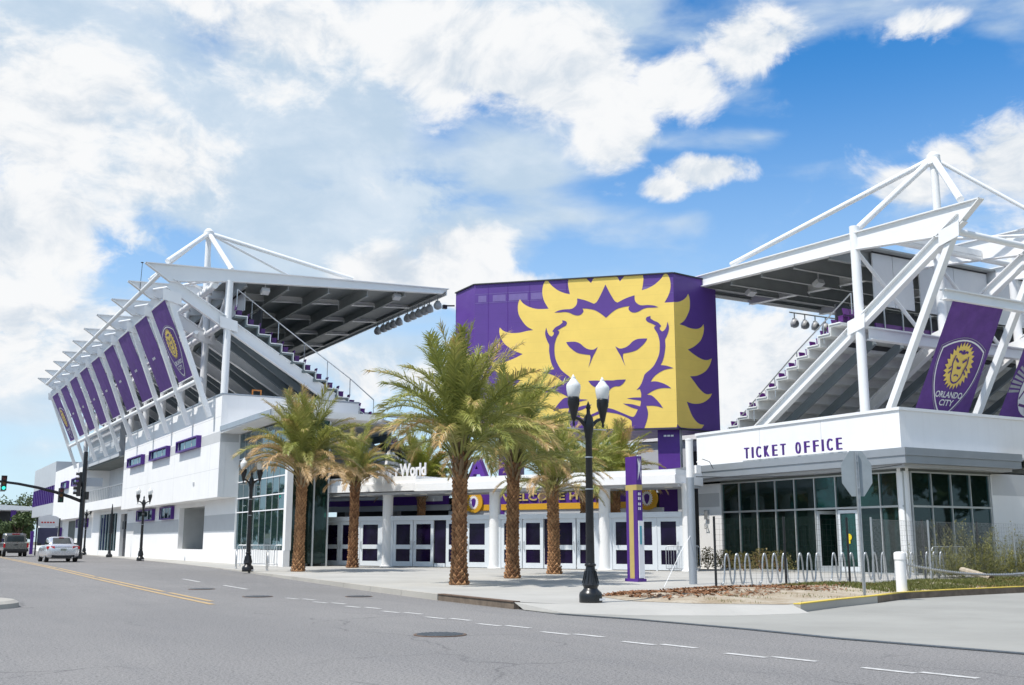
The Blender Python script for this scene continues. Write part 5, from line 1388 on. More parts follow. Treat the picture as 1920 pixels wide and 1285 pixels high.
palm(15.75, 46.0, 4.55, .215, 'palm with drooping tan fronds before the glass corner of the white building', 5, 1.14, 74, ('g', 'm', 'd'), 18, (.06, .02), up=.92)
palm(20.35, 51.2, 4.45, .22, 'short palm with a shaggy trunk top before the left gate doors', 6, .88, 60, ('g', 'm', 'd'), 20, (.03, 0), up=.86)
palm(27.9, 59.3, 4.6, .24, 'bright lime green palm inside the gate behind the roof lettering', 7, 1.15, 66, ('l', 'l', 'm'), 3)
palm(33.0, 46.3, 4.4, .24, 'yellow green palm inside the gate behind the purple kiosk', 8, 1.05, 72, ('l', 'm', 'd'), 4)

# ------------------------------------------------------------------ street lamps
GLOBE = bpy.data.materials.new('lamp_globe'); GLOBE.use_nodes = True
_b = GLOBE.node_tree.nodes['Principled BSDF']; _b.inputs['Base Color'].default_value = rgb(.72, .735, .73); _b.inputs['Roughness'].default_value = .18
_b.inputs['Subsurface Weight'].default_value = .3; _b.inputs['Subsurface Radius'].default_value = (.1, .1, .1)
_t = GLOBE.node_tree; _n = _t.nodes.new('ShaderNodeTexNoise'); _n.inputs['Scale'].default_value = 30; _bp = _t.nodes.new('ShaderNodeBump'); _bp.inputs['Strength'].default_value = .1
_t.links.new(_n.outputs['Fac'], _bp.inputs['Height']); _t.links.new(_bp.outputs[0], _b.inputs['Normal'])
def street_lamp(x, y, label):
    t = thing('street_lamp', label, 'street lamp', (x, y, .15), 'black twin globe street lamps'); c = (x, y, .15)
    q = MB(); q.lathe(c, [(.245, 0), (.25, .02), (.25, .16), (.235, .21), (.17, .27), (.15, .30), (.155, .33), (.185, .37), (.17, .42), (.13, .55), (.105, .70), (.10, .76), (.125, .78), (.125, .81), (.10, .83)], 20); build('base', q, BLACK, t, smooth=35)
    for k in range(10):
        a = k*math.pi/5; q = MB(); q.tube([(x + math.cos(a)*.175, y + math.sin(a)*.175, .56), (x + math.cos(a)*.115, y + math.sin(a)*.115, .83)], .014, 5); build('flute', q, BLACK, t)
    q = MB(); q.lathe(c, [(.098, .8), (.072, 3.55), (.09, 3.58), (.09, 3.66), (.11, 3.72), (.12, 3.86), (.10, 4.02), (.045, 4.10), (.04, 4.2), (.06, 4.24), (.03, 4.32), (.008, 4.38)], 16); build('pole', q, BLACK, t, smooth=40)
    for z in (2.42, 3.12):
        q = MB(); q.lathe(c, [(.088, z), (.088, z + .025)], 14); build('band', q, GALV, t)
    for sg in (-1, 1):
        q = MB(); pts = []
        for i in range(9):
            k = i/8; pts.append((x + sg*(.06 + .33*k), y, .15 + 3.80 + .16*math.sin(k*math.pi*.62) + .04*k))
        q.tube(pts, [.05 - .022*k/8 for k in range(9)], 8); build('arm', q, BLACK, t, smooth=True)
        lc = (x + sg*.39, y, .15)
        q = MB(); q.lathe(lc, [(.012, 3.80), (.03, 3.86), (.022, 3.9), (.055, 3.98), (.075, 4.08), (.105, 4.2), (.135, 4.30), (.135, 4.43), (.12, 4.45)], 16); hd = build('lamp_housing', q, BLACK, t, smooth=35)
        q = MB(); q.lathe(lc, [(.115, 4.452), (.13, 4.47), (.155, 4.60), (.163, 4.68), (.155, 4.73), (.125, 4.77), (.105, 4.79), (.075, 4.84), (.05, 4.86), (.045, 4.90), (.02, 4.93), (.008, 4.96)], 18); build('globe', q, GLOBE, hd, smooth=30)
    return t
lamp = street_lamp(13.33, 19.68, 'nearest twin globe street lamp, standing on the pavement before the lion screen')
q = MB(); q.tube([(13.33 - .5, 19.68 + .1, 3.92), (13.33 + .42, 19.68 - .08, 3.90)], .012, 5); build('banner_rod', q, GALV, lamp)
q = MB(); q.box(13.33 + .06, 13.33 + .2, 19.68 - .252, 19.68 - .246, .20, .24); build('plate', q, WHT, lamp)
dup(lamp, (13.84, 47.12, .15), .15, 'twin globe street lamp before the glass corner of the white building')
dup(lamp, (15.04, 76.35, .15), -.1, 'twin globe street lamp before the white alcove wall, beyond the glass corner')
dup(lamp, (16.75, 112, .15), .2, 'farthest twin globe street lamp, beside the traffic signal post')
t = thing('pole', 'thin black tapering pole on the far pavement between two street lamps', 'pole', (16.3, 95.6, .15))
q = MB(); q.lathe((16.3, 95.6, .15), [(.26, 0), (.26, .18), (.14, .3), (.1, .6), (.07, .7)], 12); build('base', q, BLACK, t, smooth=35)
q = MB(); q.lathe((16.3, 95.6, .15), [(.08, .65), (.07, 1.9), (.16, 1.95), (.12, 3.2), (.03, 4.4)], 12); build('shaft', q, BLACK, t, smooth=35)

# ------------------------------------------------------------------ kiosk, posts, signs
t = thing('sign_kiosk', 'tall purple and gold information pylon with white marks on the plaza', 'pylon', (21.6, 29.0, .15))
KX0, KX1, KY0, KY1 = 21.36, 21.58, 28.75, 29.36
q = MB(); q.box(KX0 - .06, KX1 + .06, KY0 - .06, KY1 + .06, .15, .25); build('plinth', q, PURP, t)
q = MB(); q.box(KX0, KX1, KY0, KY1, .25, 4.24); body = build('body', q, PURP, t)
q = MB(); q.box(KX0 - .006, KX0 - .001, 28.95, 29.2, .25, 3.12); build('gold_band', q, GOLD, body)
q = MB(); q.box(KX0 - .008, KX1 + .004, KY0 - .006, KY1 + .004, 3.12, 3.30); build('gold_band', q, GOLD, body)
fy = KY0 - .001
q = MB(); q.box(KX0 + .03, KX1 + .02, fy - .03, fy, .27, 2.12); build('white_panel', q, WHT, body)
q = MB(); q.box(KX0 + .07, KX0 + .15, fy - .034, fy - .0305, 1.35, 1.95); build('map_panel', q, mat('teal_print', (.08, .33, .40), .4), body)
def mark(P): q = MB(); q.poly([(KX0 + x, fy - .003, z) for x, z in P]); build('white_figure', q, WHT, body, recalc=False)
mark([(.05, 3.42), (.08, 3.9), (.04, 4.2), (.10, 4.05), (.12, 4.21), (.15, 4.0), (.20, 4.18), (.16, 3.8), (.19, 3.42), (.15, 3.6), (.12, 3.75), (.09, 3.6)])
for z in (2.95, 2.80, 2.62, 2.47):
    for k in range(2): mark([(.05 + .06*k, z), (.09 + .06*k, z), (.09 + .06*k, z + .09), (.05 + .06*k, z + .09)])

t = thing('utility_post', 'white topped grey utility post at the end of the dirt strip, carrying a cable', 'post', (21.75, 26.4, .15))
q = MB(); q.tube([(21.7, 26.4, .15), (21.7, 26.4, 3.42)], .125, 18); build('lower_sleeve', q, CANOPY, t, smooth=40)
q = MB(); q.tube([(21.7, 26.4, 3.42), (21.7, 26.4, 4.58)], .118, 18); q.lathe((21.7, 26.4, 4.58), [(.125, 0), (.125, .05), (.02, .07)], 18); build('upper_pole', q, WALL, t, smooth=40)
q = MB(); q.box(21.80, 21.98, 26.2, 26.4, 3.55, 3.8); build('junction_box', q, WALL, t)
q = MB(); q.tube([(21.9, 26.3, 3.9), (22.05, 26.2, 4.0), (22.25, 26.1, 3.92), (22.4, 26.1, 3.7)], .012, 5); build('drip_loop', q, BLACK, t)
q = MB(); pts = []
for i in range(15):
    k = i/14; p = Vector((21.9, 26.35, 3.45)).lerp(Vector((33.6, 28.2, 4.36)), k); p.z -= .18*math.sin(math.pi*k); pts.append(p)
q.tube(pts, .014, 5); cb = build('cable', q, BLACK, at=(28, 27, 3.6)); tag(cb, 'black cable slung from the utility post to the ticket office canopy', 'cable')
q = MB(); q.tube([(19.64, 25.21, .15), (20.9, 26.0, 1.1), (21.6, 26.35, 1.62)], .010, 6); gw = build('guy_wire', q, WALL, at=(19.64, 25.21, .15)); tag(gw, 'thin white guy wire leaning against the utility post', 'guy wire')

t = thing('stop_sign', 'grey back of an octagonal road sign on a steel post in the dirt', 'road sign', (20.65, 18.7, .17))
fv = Vector((.5, .866, 0)); rv = Vector((.866, -.5, 0))
q = MB(); c = Vector((20.65, 18.7, 0)); q.obox(c + Vector((0, 0, 1.85)), rv, fv, (0, 0, 1), .03, .006, 1.78); q.obox(c + rv*.028 - fv*.02 + Vector((0, 0, 1.85)), rv, fv, (0, 0, 1), .006, .022, 1.78); q.obox(c - rv*.028 - fv*.02 + Vector((0, 0, 1.85)), rv, fv, (0, 0, 1), .006, .022, 1.78); build('post', q, GALV, t)
q = MB(); cc = c + fv*.03 + Vector((0, 0, 3.10)); pts = [cc + rv*.40*math.sin(math.pi/8 + k*math.pi/4) * 1.0 + Vector((0, 0, .50*math.cos(math.pi/8 + k*math.pi/4) * .98)) for k in range(8)]
pts = [cc + rv*.375*math.sin(math.pi/8 + k*math.pi/4)/.924 + Vector((0, 0, .56*math.cos(math.pi/8 + k*math.pi/4)/.924)) for k in range(8)]
q.prism(pts, fv*.012); build('plate', q, mat('sign_back', (.25, .29, .32), .55), t)
for z in (2.75, 3.4):
    q = MB(); q.obox(c - fv*.045 + Vector((0, 0, z)), rv, fv, (0, 0, 1), .018, .008, .018); build('bolt', q, GALV, t)

t = thing('bollard', 'white capped round bollard at the yellow kerb', 'bollard', (22.75, 19.35, .17))
q = MB(); q.lathe((22.75, 19.35, .15), [(.135, 0), (.135, .86)], 22); build('post', q, WALL, t, smooth=40)
q = MB(); q.lathe((22.75, 19.35, .15), [(.15, .84), (.15, .98), (.142, 1.01), (.09, 1.035), (.01, 1.04)], 22); build('cap', q, WALL, t, smooth=40)
q = MB(); q.tube([(22.88, 19.37, .87), (22.95, 19.39, .87)], .03, 8); build('eye', q, GALV, t)
q = MB(); a, b = Vector((22.97, 19.4, .87)), Vector((38.0, 24.0, .80)); n = 210
for i in range(n):
    k = (i + .5)/n; k2 = (i + 1.5)/n
    def pc(k): p = a.lerp(b, k); p.z -= .40*4*k*(1 - k); return p
    p, p2 = pc(k), pc(k2); d = (p2 - p).normalized(); s = d.cross(Vector((0, 0, 1))).normalized(); u = s.cross(d)
    wv_ = s if i % 2 else u
    ln = .055; pts = [p + d*ln*math.cos(m_*math.pi/3) + wv_*.032*math.sin(m_*math.pi/3) for m_ in range(6)]
    q.tube(pts, .013, 4, closed=True)
ch = build('chain', q, GALV, at=(29, 21, .4)); tag(ch, 'galvanised chain sagging from the white bollard over the grass', 'chain')
q = MB(); q.tube([(31.6, 24.3, .50), (30.8, 23.2, .42), (29.95, 22.0, .30)], .10, 10); lg = build('log', q, [mat('weathered_wood', (.40, .34, .26), .9, var=.2, scale=6, bump=.4)], at=(30.8, 23.2, .2)); tag(lg, 'pale weathered log lying in the grass behind the sagging chain', 'log')
q = MB(); q.tube([(29.948, 21.997, .30), (29.92, 21.958, .297)], .098, 10); build('cut_end', q, TRUNK, lg)

# ------------------------------------------------------------------ bicycle racks
def bike_rack(x, y, label, src=None):
    t = thing('bike_rack', label, 'bike rack', (x, y, .15), 'wave bicycle racks')
    pts = []; x0 = x - .52
    # start at the foot, three humps with round tops
    P = [(-.0, .02), (.0, .1)]
    N = 84
    pts = []
    for i in range(N + 1):
        u = i / N; ph = u * 2*math.pi*3 - math.pi/2 - .55
        v = math.sin(ph); v = math.copysign(abs(v)**.5, v)
        pts.append((x + (-.62 + 1.24*u) + .0*v, y + .04*u, .17 + .47 + .44*v))
    q = MB(); q.tube(pts, .026, 8); build('wave_tube', q, GALV, t, smooth=True)
    for u in (pts[0], pts[-1]):
        q = MB(); q.tube([u, (u[0], u[1], .16)], .026, 8); build('leg', q, GALV, t, smooth=40)
        q = MB(); q.lathe((u[0], u[1], .152), [(.07, 0), (.07, .012)], 10); build('foot_plate', q, GALV, t)
    return t
for i, (x, y) in enumerate([(22.2, 24.95), (23.85, 25.1), (25.42, 25.2), (27.08, 25.35), (28.73, 25.5), (30.37, 25.65), (32.1, 25.8)]):
    lab = ['leftmost wave bike rack, next to the first black fence post', 'second wave bike rack from the utility post', 'third wave bike rack from the utility post', 'fourth wave bike rack from the utility post, before the office door', 'fifth wave bike rack, just right of the road sign post', 'sixth wave bike rack, behind the white bollard', 'rightmost wave bike rack, beside the tall weeds'][i]
    if i == 0: rack0 = bike_rack(x, y, lab)
    else: dup(rack0, (x, y, .15), (.03, -.02, .05, .0, -.04, .02, .05)[i], lab)

# ------------------------------------------------------------------ fences
def fence(name, label, posts, ztop, mt, pr, wire, diag=False, step=.16, low=.2):
    t = thing(name, label, 'fence', (posts[0][0], posts[0][1], .15))
    for (x, y) in posts:
        q = MB(); q.tube([(x, y, .1), (x, y, ztop + .06)], pr, 8); build('post', q, mt, t, smooth=40)
    q = MB()
    for a, b in zip(posts[:-1], posts[1:]):
        A_, B_ = Vector((a[0], a[1], 0)), Vector((b[0], b[1], 0)); L = (B_ - A_).length; Z = Vector((0, 0, 1)); H = ztop - low
        def wire_(p, q_):
            d = (q_ - p).normalized(); s = d.cross(Vector((.5, .866, .1))).normalized()*wire
            q.quad(p - s, p + s, q_ + s, q_ - s)
        n = int(L/step)
        if not diag:
            for i in range(n + 1): p = A_.lerp(B_, i/n); wire_(p + Z*low, p + Z*ztop)
            for j in range(int(H/step) + 1): z = low + j*step; wire_(A_ + Z*z, B_ + Z*z)
        else:
            for sg in (1, -1):
                i = -int(H/step) - 1
                while i*step < L + H:
                    s0 = i*step; s1 = s0 + H*.8*sg if sg > 0 else s0
                    # strand from (s0, low) to (s0 + sg*H*.8, top), clipped to the bay
                    sa, sb = s0, s0 + sg*H*.8
                    za, zb2 = low, ztop
                    def clip(sv, which): return sv
                    if sa < 0 and sb > 0: za = low + H*(0 - sa)/(sb - sa); sa = 0
                    if sb < 0 and sa > 0: zb2 = low + H*(sa - 0)/(sa - sb); sb = 0
                    if sb > L and sa < L: zb2 = za + (zb2 - za)*(L - sa)/(sb - sa); sb = L
                    if sa > L and sb < L: za = low + H*(sa - L)/(sa - sb); sa = L
                    if 0 <= sa <= L and 0 <= sb <= L and abs(sa - sb) > .05: wire_(A_.lerp(B_, sa/L) + Z*za, A_.lerp(B_, sb/L) + Z*zb2)
                    i += 1
            wire_(A_ + Z*ztop, B_ + Z*ztop); wire_(A_ + Z*ztop, B_ + Z*ztop)
    stuff(build('wire_mesh', q, mt, t, recalc=False))
    return t
fence('wire_fence', 'thin wire fence on black posts in front of the ticket office and bike racks', [(21.19, 24.74), (23.35, 24.1), (25.75, 23.85), (30.6, 25.0), (35.6, 26.6), (39.2, 26.9), (43.5, 27.3)], 2.12, BLACK, .036, .0022)
fence('chain_link_fence', 'grey chain link fence among the tall weeds right of the ticket office corner', [(25.3, 22.5), (30.4, 24.6), (36.9, 26.0), (44, 26.5)], 2.1, GALV, .030, .0016, True, .11)

# ------------------------------------------------------------------ crowd barriers and hoops
def barrier(x, y, rz, label, L=2.0, h=1.1):
    t = thing('crowd_barrier', label, 'barrier', (0, 0, 0), 'steel crowd barriers')
    def T(a, b, z): return (a, b, z)
    q = MB(); q.tube([T(-L/2, 0, .12), T(-L/2, 0, h - .08), T(-L/2 + .08, 0, h), T(L/2 - .08, 0, h), T(L/2, 0, h - .08), T(L/2, 0, .12)], .022, 7, closed=True); build('frame', q, GALV, t, smooth=True)
    n = int(L / .115)
    for i in range(1, n):
        if i == 1: q = MB(); q.tube([T(-L/2 + i*L/n, 0, .13), T(-L/2 + i*L/n, 0, h - .01)], .010, 5); b0 = build('bar', q, GALV, t)
        else: c = b0.copy(); COL.objects.link(c); c.location = ((i - 1)*L/n, 0, 0)
    for a in (-L/2 + .15, L/2 - .15):
        q = MB(); q.tube([T(a, -.3, .02), T(a, -.25, .08), T(a, .25, .08), T(a, .3, .02)], .02, 6); build('foot', q, GALV, t)
    t.location = (x, y, .15); t.rotation_euler = (0, 0, rz); ORG[t.name] = Vector((x, y, .15)); return t
barrier(17.35, 56.6, -.35, 'steel crowd barrier under the glass corner, left of the drooping palm')
barrier(18.55, 55.6, -.45, 'steel crowd barrier half behind the trunk of the drooping palm', L=1.6)
barrier(17.3, 57.4, -.35, 'second steel crowd barrier standing close behind another at the glass corner')
barrier(30.7, 38.0, -.55, 'steel crowd barrier by the right end of the gate, behind the utility post', L=1.5)
barrier(35.2, 27.6, .1, 'steel crowd barrier at the ticket office corner behind the rightmost bike rack', L=2.2)
def hoop(x, y, rz, label):
    t = thing('hoop_rack', label, 'bike hoop', (0, 0, 0), 'silver bicycle hoops by the kerb'); q = MB()
    q.tube([(-.36, 0, 0), (-.42, 0, .45), (-.30, 0, .82), (0, 0, .9), (.30, 0, .82), (.42, 0, .45), (.36, 0, 0)], .028, 8); build('hoop_tube', q, GALV, t, smooth=True)
    for a in (-.36, .36): q = MB(); q.lathe((a, 0, 0), [(.07, 0), (.07, .012)], 10); build('foot_plate', q, GALV, t)
    t.location = (x, y, .15); t.rotation_euler = (0, 0, rz); return t
hoop(14.95, 52.9, 1.35, 'silver bicycle hoop left of the second street lamp')
hoop(15.1, 48.4, 1.35, 'silver bicycle hoop right of the second street lamp')

# ------------------------------------------------------------------ traffic signal
SIGB = mat('signal_housing', (.02, .018, .018), .4, var=.2)
RED = mat('signal_red_off', (.16, .02, .015), .3); AMB = mat('signal_amber_off', (.2, .08, .01), .3); GRNO = mat('signal_green_off', (.01, .08, .05), .3)
GRN = bpy.data.materials.new('signal_green_lit'); GRN.use_nodes = True
_b = GRN.node_tree.nodes['Principled BSDF']; _b.inputs['Base Color'].default_value = rgb(.02, .5, .35); _b.inputs['Emission Color'].default_value = rgb(.05, .85, .62); _b.inputs['Emission Strength'].default_value = 1.3
t = thing('traffic_signal', 'tall black mast with a curved arm holding traffic lights over the far road', 'traffic signal', (12.8, 88, .14))
q = MB(); q.lathe((12.8, 88, .14), [(.28, 0), (.28, .3), (.2, .5), (.19, 4.6), (.16, 8.1), (.02, 8.15)], 16); build('mast', q, BLACK, t, smooth=40)
q = MB(); q.tube([(12.75, 88, 4.45), (11.9, 88, 4.78), (10.9, 88, 5.1), (9.6, 88, 5.42), (8.2, 88, 5.68), (6.8, 88, 5.84), (5.0, 88, 5.95)], [.13, .125, .12, .11, .10, .09, .08], 10); build('mast_arm', q, BLACK, t, smooth=True)
def signal_head(x, y, z0, z1, d, lit, par):
    d = Vector(d); s = Vector((d.y, -d.x, 0)); h = z1 - z0; c = Vector((x, y, (z0 + z1)/2)); q = MB()
    q.obox(c, s, d, (0, 0, 1), .19, .13, h/2); hd = build('signal_head', q, SIGB, par)
    for k, m in enumerate((GRN if lit else GRNO, AMB, RED)):
        cc = c + d*.132 + Vector((0, 0, -h/2 + h*(k + .5)/3)); q = MB(); q.tube([cc, cc + d*.02], .125, 14); build('lens', q, m, hd)
        q = MB(); n = 9; A_ = [cc + s*.15*math.cos(math.pi*i/(n-1)*1.2 - .3) + Vector((0, 0, .15*math.sin(math.pi*i/(n-1)*1.2 - .3))) for i in range(n)]
        for i in range(n-1): q.quad(A_[i], A_[i+1], A_[i+1] + d*.24, A_[i] + d*.24)
        build('visor', q, SIGB, hd, recalc=False)
signal_head(7.2, 87.8, 5.15, 6.25, (0, -1, 0), True, t)
signal_head(11.2, 87.8, 4.35, 5.42, (0, -1, 0), False, t)
signal_head(12.45, 88, 4.85, 5.95, (-1, 0, 0), False, t)
signal_head(12.62, 88.3, 5.6, 6.7, (-1, .2, 0), False, t)
q = MB(); q.box(12.99, 14.15, 87.97, 88.0, 5.62, 6.28); build('street_sign', q, CANOPY, t)
q = MB(); q.box(13.0, 13.2, 87.8, 88.1, 4.6, 5.2); build('walk_signal', q, SIGB, t)

# ------------------------------------------------------------------ vehicles
def loft(secs, n=20):
    """secs: (y, half width, z low, z high, squareness)"""
    q = MB(); vs = []; fs = []
    for (y, hw, z0, z1, e) in secs:
        for k in range(n):
            a = 2*math.pi*(k + .5)/n; ca, sa = math.cos(a), math.sin(a)
            vs.append((hw*math.copysign(abs(ca)**e, ca), y, (z0 + z1)/2 + (z1 - z0)/2*math.copysign(abs(sa)**e, sa)))
    m = len(secs)
    for i in range(m - 1):
        for k in range(n): l = (k+1) % n; fs.append((i*n+k, i*n+l, (i+1)*n+l, (i+1)*n+k))
    fs.append(tuple(range(n))[::-1]); fs.append(tuple((m-1)*n + k for k in range(n)))
    return q.add(vs, fs)
def paint(name, col, metal=.5):
    m = mat(name, col, .25, metal=metal, var=.02); b = m.node_tree.nodes['Principled BSDF']; b.inputs['Coat Weight'].default_value = .6; b.inputs['Coat Roughness'].default_value = .06; return m
SILV = paint('silver_paint', (.62, .63, .66)); TAN = paint('pewter_paint', (.19, .185, .175))
TYRE = mat('tyre_rubber', (.018, .018, .019), .85); RIM = mat('alloy_rim', (.5, .5, .52), .3, metal=.8); TAIL = mat('tail_lamp', (.55, .015, .02), .15); CARG = mat('car_glass', (.02, .026, .03), .05, var=.3); TRIM = mat('black_trim', (.02, .02, .022), .6); PLATE = mat('licence_plate', (.25, .27, .24), .5)
def wheels(t, hw, ys, r=.33, wd=.22):
    for sx in (-1, 1):
        for y in ys:
            q = MB(); q.tube([(sx*(hw - wd), y, r), (sx*(hw - wd) + sx*.02, y, r), (sx*hw - sx*.02, y, r), (sx*hw, y, r)], [r*.93, r, r, r*.93], 20); w_ = build('wheel', q, TYRE, t, smooth=40)
            q = MB(); q.tube([(sx*hw, y, r), (sx*(hw + .008), y, r)], [r*.62, r*.55], 14); build('rim', q, RIM, w_)
def sedan(label, loc, rz, k):
    t = thing('sedan_car', label, 'car', (0, 0, 0))
    b = loft([(-2.33, .62, .42, .78, .45), (-2.28, .80, .32, .94, .42), (-2.12, .885, .24, 1.04, .40), (-1.75, .91, .20, 1.07, .40), (-1.2, .92, .19, 1.05, .40), (0, .925, .19, 1.0, .40), (1.1, .92, .2, .97, .40), (1.8, .89, .22, .88, .42), (2.2, .78, .28, .76, .45), (2.33, .6, .36, .64, .5)], 24)
    body = build('body', b, SILV, t, smooth=True)
    c = loft([(-1.62, .62, .95, 1.04, .5), (-1.25, .68, .95, 1.26, .5), (-.85, .69, .95, 1.43, .5), (-.3, .69, .95, 1.485, .5), (.25, .68, .95, 1.47, .5), (.8, .66, .95, 1.28, .5), (1.25, .62, .93, 1.02, .5)], 24)
    build('cabin', c, SILV, t, smooth=True)
    def sheet(nm, P, m, par=t):
        q = MB(); q.quad(*P); return build(nm, q, m, par, recalc=False)
    sheet('rear_window', [(-.52, -1.60, 1.085), (.52, -1.60, 1.085), (.46, -.98, 1.405), (-.46, -.98, 1.405)], CARG)
    sheet('windscreen', [(-.52, 1.13, 1.12), (.52, 1.13, 1.12), (.46, .55, 1.42), (-.46, .55, 1.42)], CARG)
    for sx in (-1, 1):
        q = MB(); q.poly([(sx*.70, -1.1, 1.03), (sx*.70, .85, 1.03), (sx*.66, .45, 1.33), (sx*.635, .0, 1.42), (sx*.635, -.5, 1.43), (sx*.655, -.85, 1.36)]); build('side_window', q, CARG, t, recalc=False)
        q = MB(); q.obox((sx*.68, -2.235, .84), (1, sx*.22, 0), (0, 1, 0), (0, 0, 1), .19, .05, .085); q.obox((sx*.865, -2.10, .85), (0, 1, 0), (1, 0, 0), (0, 0, 1), .12, .035, .07); build('tail_light', q, TAIL, t)
        q = MB(); q.obox((sx*1.0, .62, 1.03), (1, 0, 0), (0, 1, 0), (0, 0, 1), .11, .06, .075); build('mirror', q, TRIM, t)
    q = MB(); q.box(-.62, .62, -2.32, -2.2, .26, .42); build('bumper_trim', q, TRIM, t)
    q = MB(); q.box(-.16, .16, -2.335, -2.31, .66, .79); build('licence_plate', q, PLATE, t)
    q = MB(); q.box(-.45, .45, -2.31, -2.25, .865, .885); build('boot_seam', q, TRIM, t)
    q = MB(); q.box(-.14, .14, -1.02, -.95, 1.40, 1.43); build('brake_light', q, TAIL, t)
    q = MB(); q.tube([(.5, -2.38, .27), (.5, -2.2, .27)], .035, 8); build('exhaust', q, RIM, t)
    wheels(t, .90, (-1.42, 1.38))
    t.location = loc; t.rotation_euler = (0, 0, rz); t.scale = (k, k, k); return t
def pickup(label, loc, rz, k):
    t = thing('pickup_truck', label, 'truck', (0, 0, 0))
    b = loft([(-2.68, .86, .52, 1.10, .22), (-2.6, .93, .50, 1.14, .2), (-1.2, .95, .45, 1.15, .2), (-1.15, .95, .45, 1.15, .2), (1.4, .95, .45, 1.15, .2), (2.3, .93, .48, 1.10, .28), (2.75, .85, .55, 1.0, .35)], 24); build('body', b, TAN, t, smooth=30)
    c = loft([(-1.9, .80, 1.1, 1.75, .3), (-1.75, .82, 1.1, 1.90, .3), (.3, .82, 1.1, 1.92, .32), (.75, .80, 1.1, 1.72, .35), (1.35, .74, 1.08, 1.2, .4)], 24); build('cabin', c, TAN, t, smooth=30)
    q = MB(); q.quad((-.66, -1.925, 1.22), (.66, -1.925, 1.22), (.62, -1.90, 1.66), (-.62, -1.90, 1.66)); build('rear_window', q, CARG, t, recalc=False)
    for sx in (-1, 1):
        q = MB(); q.quad((sx*.825, -1.5, 1.2), (sx*.825, .7, 1.2), (sx*.81, .35, 1.72), (sx*.81, -1.5, 1.74)); build('side_window', q, CARG, t, recalc=False)
        q = MB(); q.box(sx*.88 - .07, sx*.88 + .07, -2.71, -2.6, .74, 1.08); build('tail_light', q, TAIL, t)
        q = MB(); q.box(sx*1.06 - .1, sx*1.06 + .1, .7, .82, 1.2, 1.42); build('mirror', q, TRIM, t)
    q = MB(); q.box(-.74, .74, -2.72, -2.68, .62, 1.1); tg_ = build('tailgate', q, TAN, t)
    q = MB(); q.box(-.14, .14, -2.735, -2.72, .92, 1.0); build('handle', q, TRIM, tg_)
    q = MB(); q.box(-.93, .93, -2.86, -2.70, .42, .60); build('bumper', q, TRIM, t)
    q = MB(); q.box(-.3, .3, -1.91, -1.86, 1.80, 1.86); build('brake_light', q, TAIL, t)
    q = MB(); q.box(-.6, .6, -2.6, -2.3, .30, .44); build('hitch', q, TRIM, t)
    wheels(t, .92, (-1.65, 1.75), .39, .26)
    t.location = loc; t.rotation_euler = (0, 0, rz); t.scale = (k, k, k); return t
sedan('silver saloon car driving away on the far road', (9.85, 76.6, .14), .0, 1.09)
pickup('pewter pickup truck driving away at the left picture edge', (9.85, 106.0, .14), 0, 1.06)

# ------------------------------------------------------------------ far end of the street
t = thing('low_building', 'low far building with a pale flat roof and purple posts at the street end', 'building', (13, 200, .15))
q = MB(); q.prism([(-12, 198, 6.6), (21, 198, 6.6), (21, 198, 7.2), (8, 198, 7.9), (-12, 198, 7.6)], (0, 25, 0)); build('roof', q, WALL, t)
q = MB(); q.box(-11, 20, 206, 206.4, .1, 6.6); build('wall', q, DARK, t)
for i in range(7):
    q = MB(); x = -8 + i*4.3; q.box(x, x + .8, 199, 199.8, .1, 6.6); build('post', q, CANOPY if i % 2 else PURP, t)
t = thing('roadside_sign', 'white arched sign board with red lettering over a dark panel on the far pavement', 'sign', (13.1, 110, .15))
for x in (12.15, 14.1):
    q = MB(); q.box(x - .06, x + .06, 109.95, 110.05, .15, 3.6); build('post', q, BLACK, t)
q = MB(); pts = [(12.2, 110.02, 2.85), (14.05, 110.02, 2.85), (14.05, 110.02, 3.55)] + [(13.125 + .925*math.cos(a), 110.02, 3.55 + .32*math.sin(a)) for a in [math.pi*k/8 for k in range(1, 8)]] + [(12.2, 110.02, 3.55)]
q.prism(pts, (0, .06, 0)); bd = build('board', q, WHT, t)
q = MB()
for k in range(5): q.box(12.5 + k*.25, 12.66 + k*.25, 110.0, 110.015, 3.14, 3.27)
build('red_print', q, TAIL, bd)
q = MB(); q.box(12.25, 14.0, 110.0, 110.05, 1.1, 2.7); build('dark_panel', q, mat('dusk_panel', (.05, .05, .11), .4), t)
q = MB(); q.box(14.2, 14.5, 111, 111.3, .15, 2.75); pp = build('purple_column', q, PURP, at=(14.35, 111, .15)); tag(pp, 'narrow purple column beside the white arched sign board', 'column')
q = MB(); q.box(12.95, 13.25, 122, 122.3, .15, 2.5); pp = build('purple_column', q, PURP, at=(13.2, 122, .15)); tag(pp, 'thicker purple column just right of the pickup truck', 'column')
FAR1 = leafmat('far_tree_leaf', (0.030, 0.055, 0.018), (0.11, 0.15, 0.05), .2)
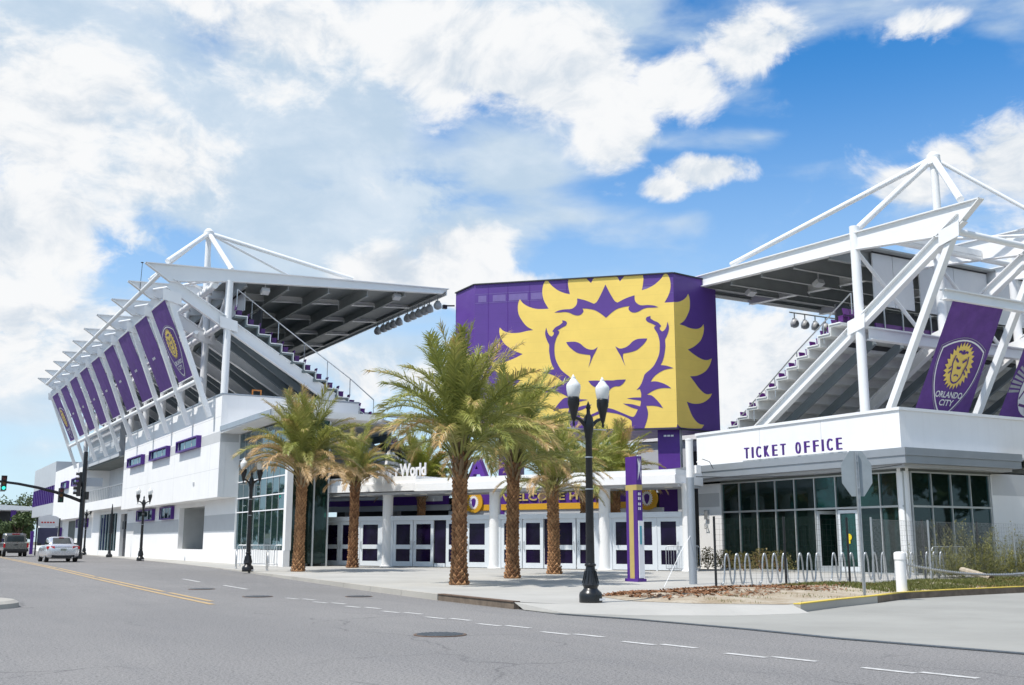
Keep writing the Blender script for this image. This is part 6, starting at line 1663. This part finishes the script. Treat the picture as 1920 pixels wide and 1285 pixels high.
def far_tree(x, y, h, rad, label, seed, mt=FAR1, n=2600, leaf=.35):
    r = random.Random(seed); t = thing('broadleaf_tree', label, 'tree', (x, y, .1), 'trees at the far end of the street')
    q = MB(); q.tube([(x, y, .0), (x + .1, y, h*.45), (x - .1, y, h*.7)], [.35, .25, .1], 8)
    for k in range(5):
        a = k*1.3; q.tube([(x, y, h*.4), (x + math.cos(a)*rad*.5, y + math.sin(a)*rad*.5, h*.68)], [.16, .05], 6)
    build('trunk', q, TRUNK, t)
    cl = [(Vector((x + r.gauss(0, rad*.45), y + r.gauss(0, rad*.45), h*r.uniform(.42, .92))), rad*r.uniform(.25, .45)) for _ in range(16)]
    q = MB()
    for i in range(n):
        c, rr = r.choice(cl); d = Vector((r.gauss(0, 1), r.gauss(0, 1), r.gauss(0, .8))).normalized(); p = c + d*rr*r.uniform(.6, 1.05)
        u = Vector((r.gauss(0, 1), r.gauss(0, 1), r.gauss(0, 1))).normalized()*leaf*r.uniform(.5, 1); v = u.cross(d).normalized()*leaf*.5
        q.add([p - u, p + v, p + u, p - v], [(0, 1, 2, 3)])
    build('crown', q, mt, t, recalc=False)
for i, (x, y, h, rad, l) in enumerate([(6, 262, 13.0, 7, 'leftmost green tree far behind the pale flat roof'), (15, 270, 12.5, 6.5, 'green tree behind the middle of the far flat roof'), (24.5, 262, 11.2, 6, 'green tree behind the flat roof, next to the white wing'), (-4, 250, 12, 7, 'green tree beyond the left picture edge of the far roof'), (16.6, 172, 5.6, 2.4, 'small dark tree in front of the low far building'), (14.4, 176, 4.6, 2.0, 'smaller dark bush like tree left of the other before the low far building')]):
    far_tree(x, y, h, rad, l, 60 + i)
fl = MB()
q = MB(); q.tube([(14.2, 186, .1), (14.2, 186, 10.5)], .12, 6); up_ = build('utility_pole', q, TRUNK, at=(14.2, 186, .1)); tag(up_, 'distant wooden utility pole in front of the low far building', 'utility pole')
for z in (9.2, 10.0):
    q = MB(); q.bar((12.9, 186, z), (15.5, 186, z), .12); build('cross_arm', q, TRUNK, up_)

# unseen house and trees added outside the view for the glass to mirror
t = thing('row_house', 'plain beige building across the road behind the photographer', 'building', (-32, 20, 0))
q = MB(); q.box(-44, -32, -10, 26, 0, 5.0); build('wall', q, mat('beige_render', (.22, .19, .15), .8), t)
q = MB(); q.box(-44.3, -31.7, -10.3, 26.3, 5.0, 5.4); build('roof', q, CONC, t)
for i, (x, y, h, rad) in enumerate([(-28, 44, 9, 5), (-34, 62, 10, 6), (-20, -18, 9, 5), (8, -26, 11, 6.5), (27, -26, 15, 9), (45, -22, 15, 9), (62, -8, 13, 8), (62, 9, 13, 7), (76, 3, 14, 8), (92, -4, 14, 8), (80, 16, 13, 7), (-12, 85, 8, 6), (-21, 70, 8, 6), (-6, 150, 7, 5), (-14, 166, 8, 6)]):
    far_tree(x, y, h, rad, ['leafy tree across the road beside the beige building', 'farther leafy tree across the road', 'leafy tree behind the photographer, to the left', 'leafy tree straight behind the photographer', 'leafy tree behind the photographer, towards the driveway', 'leafy tree at the far end of the driveway', 'leafy tree right of the ticket office beyond the fence', 'leafy tree nearest the end of the driveway', 'second leafy tree along the driveway end', 'third leafy tree along the driveway end', 'leafy tree behind the others along the driveway end', 'leafy tree across the road level with the far street lamps', 'leafy tree across the road level with the second street lamp', 'distant leafy tree across the road short of the low building', 'most distant leafy tree across the road'][i], 80 + i, n=2600, leaf=.7)
